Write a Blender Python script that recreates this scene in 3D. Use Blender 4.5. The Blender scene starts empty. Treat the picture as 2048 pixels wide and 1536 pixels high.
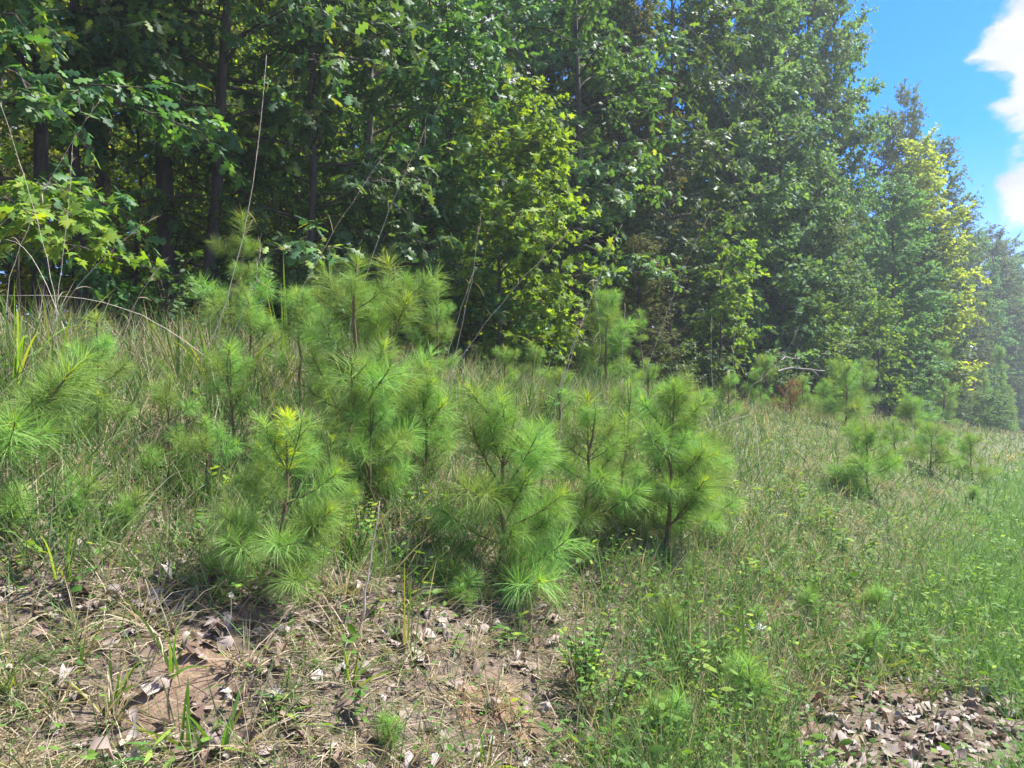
import bpy, math, random
import numpy as np
from mathutils import Vector, Matrix

R = math.radians
rng = np.random.default_rng(7)
random.seed(7)
SC = bpy.context.scene
COL = SC.collection

# ------------------------------------------------------------------ camera
EYE = 1.6
PITCH = math.atan(32 / 1536)
FPX = 1536.0
cam_d = bpy.data.cameras.new('camera')
cam_d.sensor_width = 36.0
cam_d.lens = 27.0
cam_d.clip_start = 0.05
cam_d.clip_end = 6000
cam = bpy.data.objects.new('camera', cam_d)
COL.objects.link(cam)
cam.location = (0, 0, EYE)
cam.rotation_euler = (math.pi / 2 + PITCH, 0, 0)
SC.camera = cam

# ------------------------------------------------------------------ light
SUN_AZ, SUN_EL = 66.0, 57.0          # degrees right of the view direction, above the horizon
SUN_DIR = Vector((math.sin(R(SUN_AZ)) * math.cos(R(SUN_EL)), math.cos(R(SUN_AZ)) * math.cos(R(SUN_EL)), math.sin(R(SUN_EL))))
sun_d = bpy.data.lights.new('sun', 'SUN')
sun_d.energy = 2.3
sun_d.angle = R(2.0)
sun_d.color = (1.0, 0.97, 0.91)
sun = bpy.data.objects.new('sun', sun_d)
COL.objects.link(sun)
sun.rotation_euler = SUN_DIR.to_track_quat('Z', 'Y').to_euler()
sun.location = (0, 0, 60)

def pix_dir(x, y):
    """unit direction through pixel (x, y) of the 2048 x 1536 picture"""
    u, v = (x - 1024) / FPX, (768 - y) / FPX
    c, s = math.cos(PITCH), math.sin(PITCH)
    return Vector((u, c - v * s, s + v * c)).normalized()

world = bpy.data.worlds.new('World')
SC.world = world
world.use_nodes = True
wn, wl = world.node_tree.nodes, world.node_tree.links
wn.clear()
w_out = wn.new('ShaderNodeOutputWorld')
w_bg = wn.new('ShaderNodeBackground')
w_sky = wn.new('ShaderNodeTexSky')
w_sky.sky_type = 'NISHITA'
w_sky.sun_disc = False
w_sky.sun_elevation = R(SUN_EL)
w_sky.sun_rotation = R(SUN_AZ)
w_sky.altitude = 800
w_sky.air_density = 1.0
w_sky.dust_density = 0.0
w_sky.ozone_density = 2.0
w_bg.inputs['Strength'].default_value = 0.10
w_co = wn.new('ShaderNodeTexCoord')
w_mp = wn.new('ShaderNodeMapping')
w_mp.inputs['Scale'].default_value = (1, 1, 1.7)
wl.new(w_co.outputs['Generated'], w_mp.inputs['Vector'])
w_n1 = wn.new('ShaderNodeTexNoise')
w_n1.inputs['Scale'].default_value = 11
w_n1.inputs['Detail'].default_value = 9
w_n1.inputs['Roughness'].default_value = 0.6
w_n1.inputs['Distortion'].default_value = 0.25
wl.new(w_mp.outputs['Vector'], w_n1.inputs['Vector'])

def wmath(op, a, b=None, c=None):
    n = wn.new('ShaderNodeMath')
    n.operation = op
    for i, v in enumerate((a, b, c)):
        if v is None:
            continue
        if isinstance(v, (int, float)):
            n.inputs[i].default_value = v
        else:
            wl.new(v, n.inputs[i])
    return n.outputs[0]

# cumulus heaps: directions with an angular radius; more of them all round the sky
heaps = [(2095, 70, 0.085, .38), (2060, 205, 0.055, .36), (2060, 390, 0.050, .37), (2270, 430, 0.06, .3), (2350, 150, 0.16, .5)]
dirs = [(pix_dir(x, y), r, k) for x, y, r, k in heaps]
gap = pix_dir(1880, 150)
for i in range(34):                      # more broken cumulus added over the rest of the sky for fill light
    zc = .12 + .86 * (i + .5) / 34
    az = i * 2.39996 + .4
    d = Vector((math.cos(az) * math.sqrt(1 - zc * zc), math.sin(az) * math.sqrt(1 - zc * zc), zc))
    if (d - gap).length > .42:
        dirs.append((d, .15 + .10 * ((i * 7) % 5) / 4, .45))
acc = None
for d, r, k in dirs:
    vm = wn.new('ShaderNodeVectorMath')
    vm.operation = 'DISTANCE'
    wl.new(w_co.outputs['Generated'], vm.inputs[0])
    vm.inputs[1].default_value = d
    mr = wn.new('ShaderNodeMapRange')
    mr.interpolation_type = 'SMOOTHSTEP'
    mr.inputs['From Min'].default_value = r * 1.25
    mr.inputs['From Max'].default_value = r * 0.25
    mr.inputs['To Max'].default_value = k
    wl.new(vm.outputs['Value'], mr.inputs['Value'])
    acc = mr.outputs[0] if acc is None else wmath('MAXIMUM', acc, mr.outputs[0])
dens = wmath('ADD', w_n1.outputs['Fac'], acc)
w_mask = wn.new('ShaderNodeMapRange')
w_mask.interpolation_type = 'SMOOTHSTEP'
w_mask.inputs['From Min'].default_value = 0.68
w_mask.inputs['From Max'].default_value = 0.84
wl.new(dens, w_mask.inputs['Value'])
w_n2 = wn.new('ShaderNodeTexNoise')
w_n2.inputs['Scale'].default_value = 9
w_n2.inputs['Detail'].default_value = 4
wl.new(w_mp.outputs['Vector'], w_n2.inputs['Vector'])
w_cr = wn.new('ShaderNodeValToRGB')
w_cr.color_ramp.elements[0].position = .35
w_cr.color_ramp.elements[0].color = (1.05, 1.12, 1.38, 1)
w_cr.color_ramp.elements[1].position = .6
w_cr.color_ramp.elements[1].color = (1.56, 1.56, 1.6, 1)
wl.new(w_n2.outputs['Fac'], w_cr.inputs['Fac'])
w_mix = wn.new('ShaderNodeMix')
w_mix.data_type = 'RGBA'
wl.new(w_mask.outputs[0], w_mix.inputs['Factor'])
w_hs = wn.new('ShaderNodeHueSaturation')
w_hs.inputs['Saturation'].default_value = 1.55
w_hs.inputs['Value'].default_value = .53
wl.new(w_sky.outputs[0], w_hs.inputs['Color'])
w_tn = wn.new('ShaderNodeMix')
w_tn.data_type = 'RGBA'
w_tn.blend_type = 'MULTIPLY'
w_tn.inputs[0].default_value = 1
w_tn.inputs[7].default_value = (1.2, .72, 1.05, 1)
wl.new(w_hs.outputs[0], w_tn.inputs[6])
wl.new(w_tn.outputs[2], w_mix.inputs[6])
wl.new(w_cr.outputs[0], w_mix.inputs[7])
wl.new(w_mix.outputs[2], w_bg.inputs['Color'])
wl.new(w_bg.outputs[0], w_out.inputs[0])

vs = SC.view_settings
vs.view_transform = 'Standard'
vs.look = 'None'
vs.gamma = 1
vs.use_curve_mapping = False
vs.exposure = 2.6

cy = SC.cycles
cy.max_bounces = 8
cy.diffuse_bounces = 6
cy.glossy_bounces = 1
cy.transmission_bounces = 4
cy.transparent_max_bounces = 4
cy.volume_bounces = 0
cy.use_denoising = True
cy.denoiser = 'OPENIMAGEDENOISE'
cy.denoising_input_passes = 'RGB_ALBEDO_NORMAL'
cy.caustics_reflective = False
cy.caustics_refractive = False
cy.sample_clamp_indirect = 4

# ------------------------------------------------------------------ helpers
VP = 0.785
DX, DY = 0.6175, 0.7866                 # the direction of the road and of the wood's edge
NX, NY = -DY, DX                        # into the bank

def st(x, y):
    return x * NX + y * NY, x * DX + y * DY

def xy(s, t):
    return s * NX + t * DX, s * NY + t * DY

_ps = np.array([-800, -6, 0, 1.0, 1.7, 2.4, 3.4, 4.4, 5.3, 6.2, 8, 12, 30, 70, 800.])
_ph = np.array([-.3, -.1, 0, .03, .13, .42, .92, 1.38, 1.70, 1.86, 2.0, 2.2, 3.4, 7, 9.])
_gs = np.linspace(-10, 40, 2001)
_gh = np.interp(_gs, _ps, _ph)
_k = np.hanning(41)
_gh = np.convolve(np.pad(_gh, 20, mode='edge'), _k / _k.sum(), mode='valid')

def height(x, y):
    x = np.asarray(x, float)
    y = np.asarray(y, float)
    s, t = st(x, y)
    h = np.where((s > -9.9) & (s < 39.9), np.interp(s, _gs, _gh), np.interp(s, _ps, _ph))
    fall = np.interp(t, [-50, 1, 8, 14, 38, 70, 200], [1.03, 1, .98, .96, .85, .7, .5])
    h = np.where(h > 0, h * fall, h)
    h = h - .034 * np.clip(t - 3.5, 0, 90) * np.clip((t - 3.5) / 4, 0, 1)   # the verge runs downhill to the right
    rough = np.clip((s - .6) / 2, .25, 1)
    n = (.05 * np.sin(1.9 * s + .7 * t + 1) * np.sin(1.3 * t - .4 * s) + .03 * np.sin(3.7 * s - 2.1 * t + 2) +
         .018 * np.sin(7.1 * t + 3.3 * s) + .015 * np.sin(9.3 * s + 5.1 * t + .5) + .008 * np.sin(17 * s - 13 * t))
    return h + n * rough

def hz(x, y):
    return float(height(x, y))

def ground_px(x, y, rmax=200):
    """where the ray through a pixel meets the ground"""
    d = pix_dir(x, y)
    r, step = 1.0, .04
    while r < rmax:
        p = d * r
        if p.z + EYE < hz(p.x, p.y):
            return Vector((p.x, p.y, hz(p.x, p.y)))
        r += step
        step *= 1.01
    return Vector((d.x * rmax, d.y * rmax, hz(d.x * rmax, d.y * rmax)))

def on_s(px, s):
    """ground point under picture column px on the line s metres into the bank"""
    u = (px - 1024) / FPX
    Y = s / ((VP - u) * DY)
    return Vector((u * Y, Y, hz(u * Y, Y)))

def lift(px, py, Y):
    """point through a pixel at forward distance Y"""
    d = pix_dir(px, py)
    d = d * (Y / d.y)
    return Vector((d.x, d.y, d.z + EYE))

def project(x, y, z):
    c, s = math.cos(PITCH), math.sin(PITCH)
    zz = z - EYE
    dep = np.maximum(y * c + zz * s, .05)
    up = zz * c - y * s
    return 1024 + FPX * x / dep, 768 - FPX * up / dep, dep

def new_mesh(name, V, F, mats, mi=None, rnd=None, smooth=True):
    """F: (m,3) triangles"""
    me = bpy.data.meshes.new(name)
    V = np.asarray(V, np.float32)
    F = np.asarray(F, np.int32)
    me.vertices.add(len(V))
    me.vertices.foreach_set('co', V.ravel())
    me.loops.add(F.size)
    me.loops.foreach_set('vertex_index', F.ravel())
    me.polygons.add(len(F))
    me.polygons.foreach_set('loop_start', np.arange(0, F.size, 3, dtype=np.int32))
    if mi is not None:
        me.polygons.foreach_set('material_index', np.asarray(mi, np.int32))
    if smooth:
        me.polygons.foreach_set('use_smooth', np.ones(len(F), bool))
    for m in mats if isinstance(mats, (list, tuple)) else [mats]:
        me.materials.append(m)
    if rnd is not None:
        a = me.attributes.new('rnd', 'FLOAT', 'POINT')
        a.data.foreach_set('value', np.asarray(rnd, np.float32))
    me.update(calc_edges=True)
    return me

def obj(name, me, parent=None, loc=None, rot=None, scale=None):
    o = bpy.data.objects.new(name, me)
    COL.objects.link(o)
    if parent is not None:
        o.parent = parent
    if loc is not None:
        o.location = loc
    if rot is not None:
        o.rotation_euler = rot
    if scale is not None:
        o.scale = (scale, scale, scale) if isinstance(scale, (int, float)) else scale
    return o

def tag(o, label=None, cat=None, group=None, kind=None):
    if label:
        o['label'] = label
    if cat:
        o['category'] = cat
    if group:
        o['group'] = group
    if kind:
        o['kind'] = kind
    return o

def thing(name, loc, label, cat, group=None):
    o = obj(name, None, loc=loc)
    o.empty_display_size = .1
    return tag(o, label, cat, group)

def norm(a):
    return a / np.maximum(np.linalg.norm(a, axis=-1, keepdims=True), 1e-9)

def strips(P, D, L, W, g, seg, tip=1.0, side=None):
    """curved tapering ribbons: start P, direction D, length L, width W, droop g"""
    n = len(P)
    P = np.asarray(P, float)
    D = norm(np.asarray(D, float))
    L = np.broadcast_to(np.asarray(L, float), (n,))
    W = np.broadcast_to(np.asarray(W, float), (n,))
    g = np.broadcast_to(np.asarray(g, float), (n,))
    if side is None:
        side = norm(np.cross(D, norm(rng.normal(size=(n, 3)))))
    V = np.zeros((n, 2 * seg + 1, 3))
    p, d = P.copy(), D.copy()
    for k in range(seg):
        f = k / seg
        w = (W * (1 - f ** 2 * .75) * (.7 if k == 0 else 1))[:, None] * .5
        V[:, 2 * k] = p - side * w
        V[:, 2 * k + 1] = p + side * w
        p = p + d * (L / seg)[:, None]
        d = d.copy()
        d[:, 2] -= g * (1.2 / seg) * (.6 + f)
        d = norm(d)
    V[:, 2 * seg] = p
    f = []
    for k in range(seg - 1):
        a = 2 * k
        f += [(a, a + 1, a + 3), (a, a + 3, a + 2)]
    a = 2 * (seg - 1)
    f.append((a, a + 1, a + 2))
    f = np.array(f)
    F = (f[None] + (np.arange(n) * (2 * seg + 1))[:, None, None]).reshape(-1, 3)
    return V.reshape(-1, 3), F, 2 * seg + 1

def tube(pts, rad, sides=6):
    pts = np.asarray(pts, float)
    n = len(pts)
    rad = np.broadcast_to(np.asarray(rad, float), (n,))
    tan = norm(np.gradient(pts, axis=0))
    ref = np.array([1., .2, .1]) if abs(tan[0][0]) < .8 else np.array([0, 1., .1])
    a = norm(np.cross(tan, ref))
    b = np.cross(tan, a)
    th = np.linspace(0, 2 * math.pi, sides, endpoint=False)
    V = pts[:, None] + rad[:, None, None] * (np.cos(th)[None, :, None] * a[:, None] + np.sin(th)[None, :, None] * b[:, None])
    V = V.reshape(-1, 3)
    F = []
    for i in range(n - 1):
        for j in range(sides):
            k = (j + 1) % sides
            p, q, r_, s_ = i * sides + j, i * sides + k, (i + 1) * sides + k, (i + 1) * sides + j
            F += [(p, q, r_), (p, r_, s_)]
    V = np.vstack([V, pts[-1:] + tan[-1:] * rad[-1]])
    for j in range(sides):
        F.append(((n - 1) * sides + j, (n - 1) * sides + (j + 1) % sides, len(V) - 1))
    return V, np.array(F)

class Bag:
    def __init__(self):
        self.V, self.F, self.M, self.R, self.n = [], [], [], [], 0

    def add(self, V, F, m=0, r=.5):
        self.V.append(V)
        self.F.append(np.asarray(F) + self.n)
        self.M.append(np.full(len(F), m))
        self.R.append(np.broadcast_to(np.asarray(r, float), (len(V),)))
        self.n += len(V)

    def mesh(self, name, mats, smooth=True):
        return new_mesh(name, np.vstack(self.V), np.vstack(self.F), mats, np.concatenate(self.M), np.concatenate(self.R), smooth)

# ------------------------------------------------------------------ materials
def nodes_of(name):
    m = bpy.data.materials.new(name)
    m.use_nodes = True
    nt = m.node_tree
    nt.nodes.clear()
    return m, nt.nodes, nt.links

def ramp(n, stops):
    r = n.new('ShaderNodeValToRGB')
    e = r.color_ramp.elements
    while len(e) < len(stops):
        e.new(.5)
    for el, (p, c) in zip(e, stops):
        el.position = p
        el.color = (*c, 1)
    return r

def leaf_mat(name, cols, transl=.35, tcol=None, rough=.6, spec=.15, objvar=.25):
    """cols: ramp stops by the leaf's own random number"""
    m, n, l = nodes_of(name)
    out = n.new('ShaderNodeOutputMaterial')
    at = n.new('ShaderNodeAttribute')
    at.attribute_name = 'rnd'
    r = ramp(n, cols)
    l.new(at.outputs['Fac'], r.inputs['Fac'])
    oi = n.new('ShaderNodeObjectInfo')
    hs = n.new('ShaderNodeHueSaturation')
    mh = n.new('ShaderNodeMapRange')
    mh.inputs['To Min'].default_value = .5 - .03 * objvar / .25
    mh.inputs['To Max'].default_value = .5 + .025 * objvar / .25
    l.new(oi.outputs['Random'], mh.inputs['Value'])
    l.new(mh.outputs[0], hs.inputs['Hue'])
    mv = n.new('ShaderNodeMapRange')
    mv.inputs['To Min'].default_value = 1 - objvar
    mv.inputs['To Max'].default_value = 1 + objvar
    l.new(oi.outputs['Random'], mv.inputs['Value'])
    l.new(mv.outputs[0], hs.inputs['Value'])
    l.new(r.outputs[0], hs.inputs['Color'])
    p = n.new('ShaderNodeBsdfPrincipled')
    p.inputs['Roughness'].default_value = rough
    p.inputs['Specular IOR Level'].default_value = spec
    l.new(hs.outputs[0], p.inputs['Base Color'])
    if transl > 0:
        t = n.new('ShaderNodeBsdfTranslucent')
        g = n.new('ShaderNodeMix')
        g.data_type = 'RGBA'
        g.blend_type = 'MULTIPLY'
        g.inputs['Factor'].default_value = 1
        g.inputs[7].default_value = (*(tcol or (1.9, 1.75, .55)), 1)
        l.new(hs.outputs[0], g.inputs[6])
        l.new(g.outputs[2], t.inputs['Color'])
        x = n.new('ShaderNodeMixShader')
        x.inputs[0].default_value = transl
        l.new(p.outputs[0], x.inputs[1])
        l.new(t.outputs[0], x.inputs[2])
        l.new(x.outputs[0], out.inputs[0])
    else:
        l.new(p.outputs[0], out.inputs[0])
    return m

def bark_mat(name, c0, c1, scale=18):
    m, n, l = nodes_of(name)
    out = n.new('ShaderNodeOutputMaterial')
    co = n.new('ShaderNodeTexCoord')
    mp = n.new('ShaderNodeMapping')
    mp.inputs['Scale'].default_value = (1, 1, .22)
    l.new(co.outputs['Object'], mp.inputs['Vector'])
    t = n.new('ShaderNodeTexNoise')
    t.inputs['Scale'].default_value = scale
    t.inputs['Detail'].default_value = 5
    t.inputs['Roughness'].default_value = .65
    l.new(mp.outputs[0], t.inputs['Vector'])
    r = ramp(n, [(.32, c0), (.68, c1)])
    l.new(t.outputs['Fac'], r.inputs['Fac'])
    p = n.new('ShaderNodeBsdfPrincipled')
    p.inputs['Roughness'].default_value = .9
    l.new(r.outputs[0], p.inputs['Base Color'])
    b = n.new('ShaderNodeBump')
    b.inputs['Strength'].default_value = .7
    b.inputs['Distance'].default_value = .02
    l.new(t.outputs['Fac'], b.inputs['Height'])
    l.new(b.outputs[0], p.inputs['Normal'])
    l.new(p.outputs[0], out.inputs[0])
    return m

M = {}
M['bark'] = bark_mat('bark', (.028, .024, .02), (.09, .075, .062))
M['bark_pale'] = bark_mat('bark_pale', (.07, .06, .05), (.19, .165, .14))
M['twig'] = bark_mat('twig', (.05, .04, .03), (.13, .10, .075), 40)
M['pine_bark'] = bark_mat('pine_bark', (.09, .065, .035), (.22, .16, .09), 60)
M['dry_stem'] = bark_mat('dry_stem', (.42, .35, .25), (.68, .60, .48), 60)
M['dead_wood'] = bark_mat('dead_wood', (.16, .14, .12), (.36, .32, .28), 30)
M['oak'] = leaf_mat('oak_leaf', [(0, (.04, .11, .045)), (.55, (.082, .18, .06)), (.9, (.15, .26, .06)), (1, (.27, .32, .05))], .36, rough=.5, spec=.22)
M['maple'] = leaf_mat('maple_leaf', [(0, (.09, .18, .03)), (.6, (.16, .27, .04)), (1, (.28, .36, .045))], .42, objvar=.06)
M['gum'] = leaf_mat('edge_leaf', [(0, (.065, .145, .075)), (.6, (.115, .215, .095)), (.9, (.185, .29, .08)), (1, (.33, .36, .06))], .36, objvar=.35)
M['gold'] = leaf_mat('gold_leaf', [(0, (.18, .28, .05)), (.6, (.32, .39, .06)), (1, (.46, .47, .06))], .42, objvar=0)
M['rust'] = leaf_mat('rust_leaf', [(0, (.06, .085, .04)), (.6, (.11, .13, .055)), (1, (.2, .16, .06))], .3, objvar=.15)
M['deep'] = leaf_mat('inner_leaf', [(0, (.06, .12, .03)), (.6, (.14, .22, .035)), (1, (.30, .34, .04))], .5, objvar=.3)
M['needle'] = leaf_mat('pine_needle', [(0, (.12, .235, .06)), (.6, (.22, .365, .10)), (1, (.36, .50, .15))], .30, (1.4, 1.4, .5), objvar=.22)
M['needle_young_sunlit'] = leaf_mat('pine_needle_young_sunlit', [(0, (.42, .55, .04)), (1, (.66, .70, .07))], .35, (1.3, 1.3, .5), objvar=.05)  # young needles, and the sun fleck painted on one pine's tip
M['needle_dead'] = leaf_mat('pine_needle_dead', [(0, (.16, .07, .035)), (1, (.34, .17, .08))], .2, (1.2, 1, .7), objvar=.05)
M['grass'] = leaf_mat('grass_blade', [(0, (.08, .15, .05)), (.36, (.15, .25, .075)), (.5, (.24, .31, .11)), (.56, (.30, .25, .15)), (.8, (.42, .34, .23)), (1, (.55, .46, .34))], .28, (1.2, 1.2, .7), objvar=0)
M['verge'] = leaf_mat('verge_blade', [(0, (.10, .22, .07)), (.6, (.18, .33, .10)), (.9, (.27, .39, .13)), (1, (.42, .42, .22))], .3, (1.2, 1.2, .7), objvar=0)
M['blade'] = leaf_mat('broad_blade', [(0, (.08, .17, .035)), (.7, (.17, .28, .05)), (1, (.34, .36, .07))], .38, (1.5, 1.5, .5), objvar=.2)
M['weed'] = leaf_mat('weed_leaf', [(0, (.06, .15, .04)), (.7, (.14, .27, .05)), (1, (.28, .38, .06))], .38, objvar=.2)
M['weed_yellow'] = leaf_mat('weed_yellow', [(0, (.36, .33, .04)), (1, (.55, .42, .05))], .35, objvar=.2)
M['litter'] = leaf_mat('dead_leaf', [(0, (.09, .062, .046)), (.25, (.19, .135, .10)), (.5, (.28, .225, .185)), (.8, (.36, .31, .27)), (1, (.44, .40, .365))], .1, (1, .9, .8), rough=.8, spec=.08, objvar=.15)

# ground
def ground_mat():
    m, n, l = nodes_of('bank_soil')
    out = n.new('ShaderNodeOutputMaterial')
    co = n.new('ShaderNodeTexCoord')

    def noise(scale, det=4, rough=.6):
        t = n.new('ShaderNodeTexNoise')
        t.inputs['Scale'].default_value = scale
        t.inputs['Detail'].default_value = det
        t.inputs['Roughness'].default_value = rough
        l.new(co.outputs['Object'], t.inputs['Vector'])
        return t.outputs['Fac']

    def mix(fac, a, b):
        x = n.new('ShaderNodeMix')
        x.data_type = 'RGBA'
        if isinstance(fac, float):
            x.inputs[0].default_value = fac
        else:
            l.new(fac, x.inputs[0])
        for i, v in ((6, a), (7, b)):
            if isinstance(v, tuple):
                x.inputs[i].default_value = (*v, 1)
            else:
                l.new(v, x.inputs[i])
        return x.outputs[2]
    soil = ramp(n, [(.3, (.13, .08, .052)), (.5, (.23, .145, .095)), (.72, (.34, .23, .155))])
    l.new(noise(5, 8, .7), soil.inputs['Fac'])
    thatch = ramp(n, [(.3, (.06, .045, .033)), (.5, (.15, .115, .088)), (.7, (.27, .215, .17))])
    l.new(noise(38, 6, .75), thatch.inputs['Fac'])
    mk = ramp(n, [(.55, (0, 0, 0)), (.64, (1, 1, 1))])
    l.new(noise(1.5, 4, .6), mk.inputs['Fac'])
    c = mix(mk.outputs[0], thatch.outputs[0], soil.outputs[0])
    at = n.new('ShaderNodeAttribute')
    at.attribute_name = 'zone'        # 0 bank, 1 meadow, 2 forest floor
    sep = n.new('ShaderNodeSeparateXYZ')
    l.new(at.outputs['Vector'], sep.inputs[0])
    mead = ramp(n, [(.3, (.055, .085, .03)), (.7, (.14, .19, .06))])
    l.new(noise(20, 5), mead.inputs['Fac'])
    c = mix(sep.outputs[0], c, mead.outputs[0])
    clay = ramp(n, [(.3, (.17, .11, .07)), (.5, (.26, .175, .115)), (.72, (.35, .25, .18))])
    l.new(noise(24, 8, .7), clay.inputs['Fac'])
    c = mix(sep.outputs[2], c, clay.outputs[0])
    floor = ramp(n, [(.3, (.05, .034, .024)), (.55, (.13, .085, .058)), (.75, (.25, .18, .13))])
    l.new(noise(14, 6, .7), floor.inputs['Fac'])
    c = mix(sep.outputs[1], c, floor.outputs[0])
    p = n.new('ShaderNodeBsdfPrincipled')
    p.inputs['Roughness'].default_value = .95
    p.inputs['Specular IOR Level'].default_value = .15
    l.new(c, p.inputs['Base Color'])
    b = n.new('ShaderNodeBump')
    b.inputs['Strength'].default_value = .8
    b.inputs['Distance'].default_value = .03
    l.new(noise(30, 6, .7), b.inputs['Height'])
    l.new(b.outputs[0], p.inputs['Normal'])
    l.new(p.outputs[0], out.inputs[0])
    return m

M['ground'] = ground_mat()

# ------------------------------------------------------------------ ground sheet
def axis(lo, hi, a, b, d, gr=1.16):
    mid = list(np.arange(a, b, d))
    up, x, st_ = [], b, d
    while x < hi:
        up.append(x)
        st_ *= gr
        x += st_
    up.append(hi)
    dn, x, st_ = [], a, d
    while x > lo:
        st_ *= gr
        x -= st_
        dn.append(max(x, lo))
    return np.array(dn[::-1] + mid + up)

gs, gt = axis(-900, 900, -.5, 9, .08), axis(-900, 1500, -3, 12, .1)
S, T = np.meshgrid(gs, gt, indexing='ij')
GX, GY = xy(S, T)
GZ = height(GX, GY)
ns, nt_ = S.shape
idx = np.arange(ns * nt_).reshape(ns, nt_)
q = np.stack([idx[:-1, :-1], idx[1:, :-1], idx[1:, 1:], idx[:-1, 1:]], -1).reshape(-1, 4)
F = np.vstack([q[:, [0, 1, 2]], q[:, [0, 2, 3]]])[:, ::-1]
gme = new_mesh('ground', np.stack([GX, GY, GZ], -1).reshape(-1, 3), F, M['ground'])
zone = np.zeros((ns * nt_, 3), np.float32)
s_, t_ = S.ravel(), T.ravel()
zone[:, 0] = np.maximum(np.clip((t_ - 3.4 - s_ * .3) / 2.5, 0, 1) * .7, np.clip((t_ - 4.8) / 1.2, 0, 1) * np.clip((np.minimum(.3 + .12 * t_, 2.5) - s_) / .6 + .5, 0, 1))
zone[:, 1] = np.clip((s_ - 6.3 + .4 * np.sin(t_ * 1.7)) / 1.2, 0, 1)
CLAY = [ground_px(395, 1335), ground_px(330, 1400), ground_px(1010, 1380)]
for cp, cr in zip(CLAY, (.15, .10, .07)):
    dd = np.hypot(GX.ravel() - cp.x, GY.ravel() - cp.y)
    zone[:, 2] = np.maximum(zone[:, 2], np.clip(1.4 - dd / cr, 0, 1))
za = gme.attributes.new('zone', 'FLOAT_VECTOR', 'POINT')
za.data.foreach_set('vector', zone.ravel())
tag(obj('ground', gme), 'sloping bank of tan soil rising from the verge to the wood', None, None, 'structure')

# ------------------------------------------------------------------ leaf shapes
def half_leaf(outline, mids, tris, fold=.18, curl=.18):
    """outline points (x>0), midrib points, triangles by index of the joined list; mirrored"""
    pts = np.array(list(mids) + list(outline), float)
    nm = len(mids)
    V = [(x, y, -fold * x - curl * y * y) for x, y in pts]
    mir = {}
    for i in range(nm, len(pts)):
        mir[i] = len(V)
        V.append((-pts[i][0], pts[i][1], -fold * pts[i][0] - curl * pts[i][1] ** 2))
    Fr = [tuple(t) for t in tris]
    Fl = [tuple(mir.get(i, i) for i in t)[::-1] for t in tris]
    return np.array(V), np.array(Fr + Fl)

OAK = half_leaf([(.20, .22), (.09, .36), (.33, .52), (.12, .64), (.23, .83)], [(0, 0), (0, .38), (0, .66), (0, 1)],
                [(0, 4, 5), (0, 5, 1), (1, 5, 6), (1, 6, 7), (1, 7, 2), (2, 7, 8), (2, 8, 3)])
_mp = [(0, 0), (.18, -.02), (.5, .12), (.26, .33), (.5, .62), (.2, .56), (0, 1)]
MAPLE = half_leaf(_mp[1:6], [(0, 0), (0, .34), (0, 1)], [(0, 3, 1), (3, 4, 1), (1, 4, 5), (1, 5, 6), (1, 6, 7), (1, 7, 2)], .12, .2)
OVATE = half_leaf([(.2, .28), (.2, .6)], [(0, 0), (0, .5), (0, 1)], [(0, 3, 1), (1, 3, 4), (1, 4, 2)], .2, .2)
RHOMB = (np.array([(0, 0, 0), (.3, .45, -.07), (-.3, .45, -.07), (0, 1, -.15)]), np.array([(0, 1, 3), (0, 3, 2)]))
NARROW = half_leaf([(.09, .3), (.07, .65)], [(0, 0), (0, .5), (0, 1)], [(0, 3, 1), (1, 3, 4), (1, 4, 2)], .3, .3)

def frames(Yax, Nrm):
    Yax = norm(Yax)
    X = norm(np.cross(Yax, Nrm))
    Z = np.cross(X, Yax)
    return np.stack([X, Yax, Z], -1)       # columns

def scatter(tpl, P, Rm, sc):
    Vt, Ft = tpl
    V = P[:, None] + np.einsum('nij,kj->nki', Rm, Vt) * np.asarray(sc)[:, None, None]
    F = Ft[None] + (np.arange(len(P)) * len(Vt))[:, None, None]
    return V.reshape(-1, 3), F.reshape(-1, 3)

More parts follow.
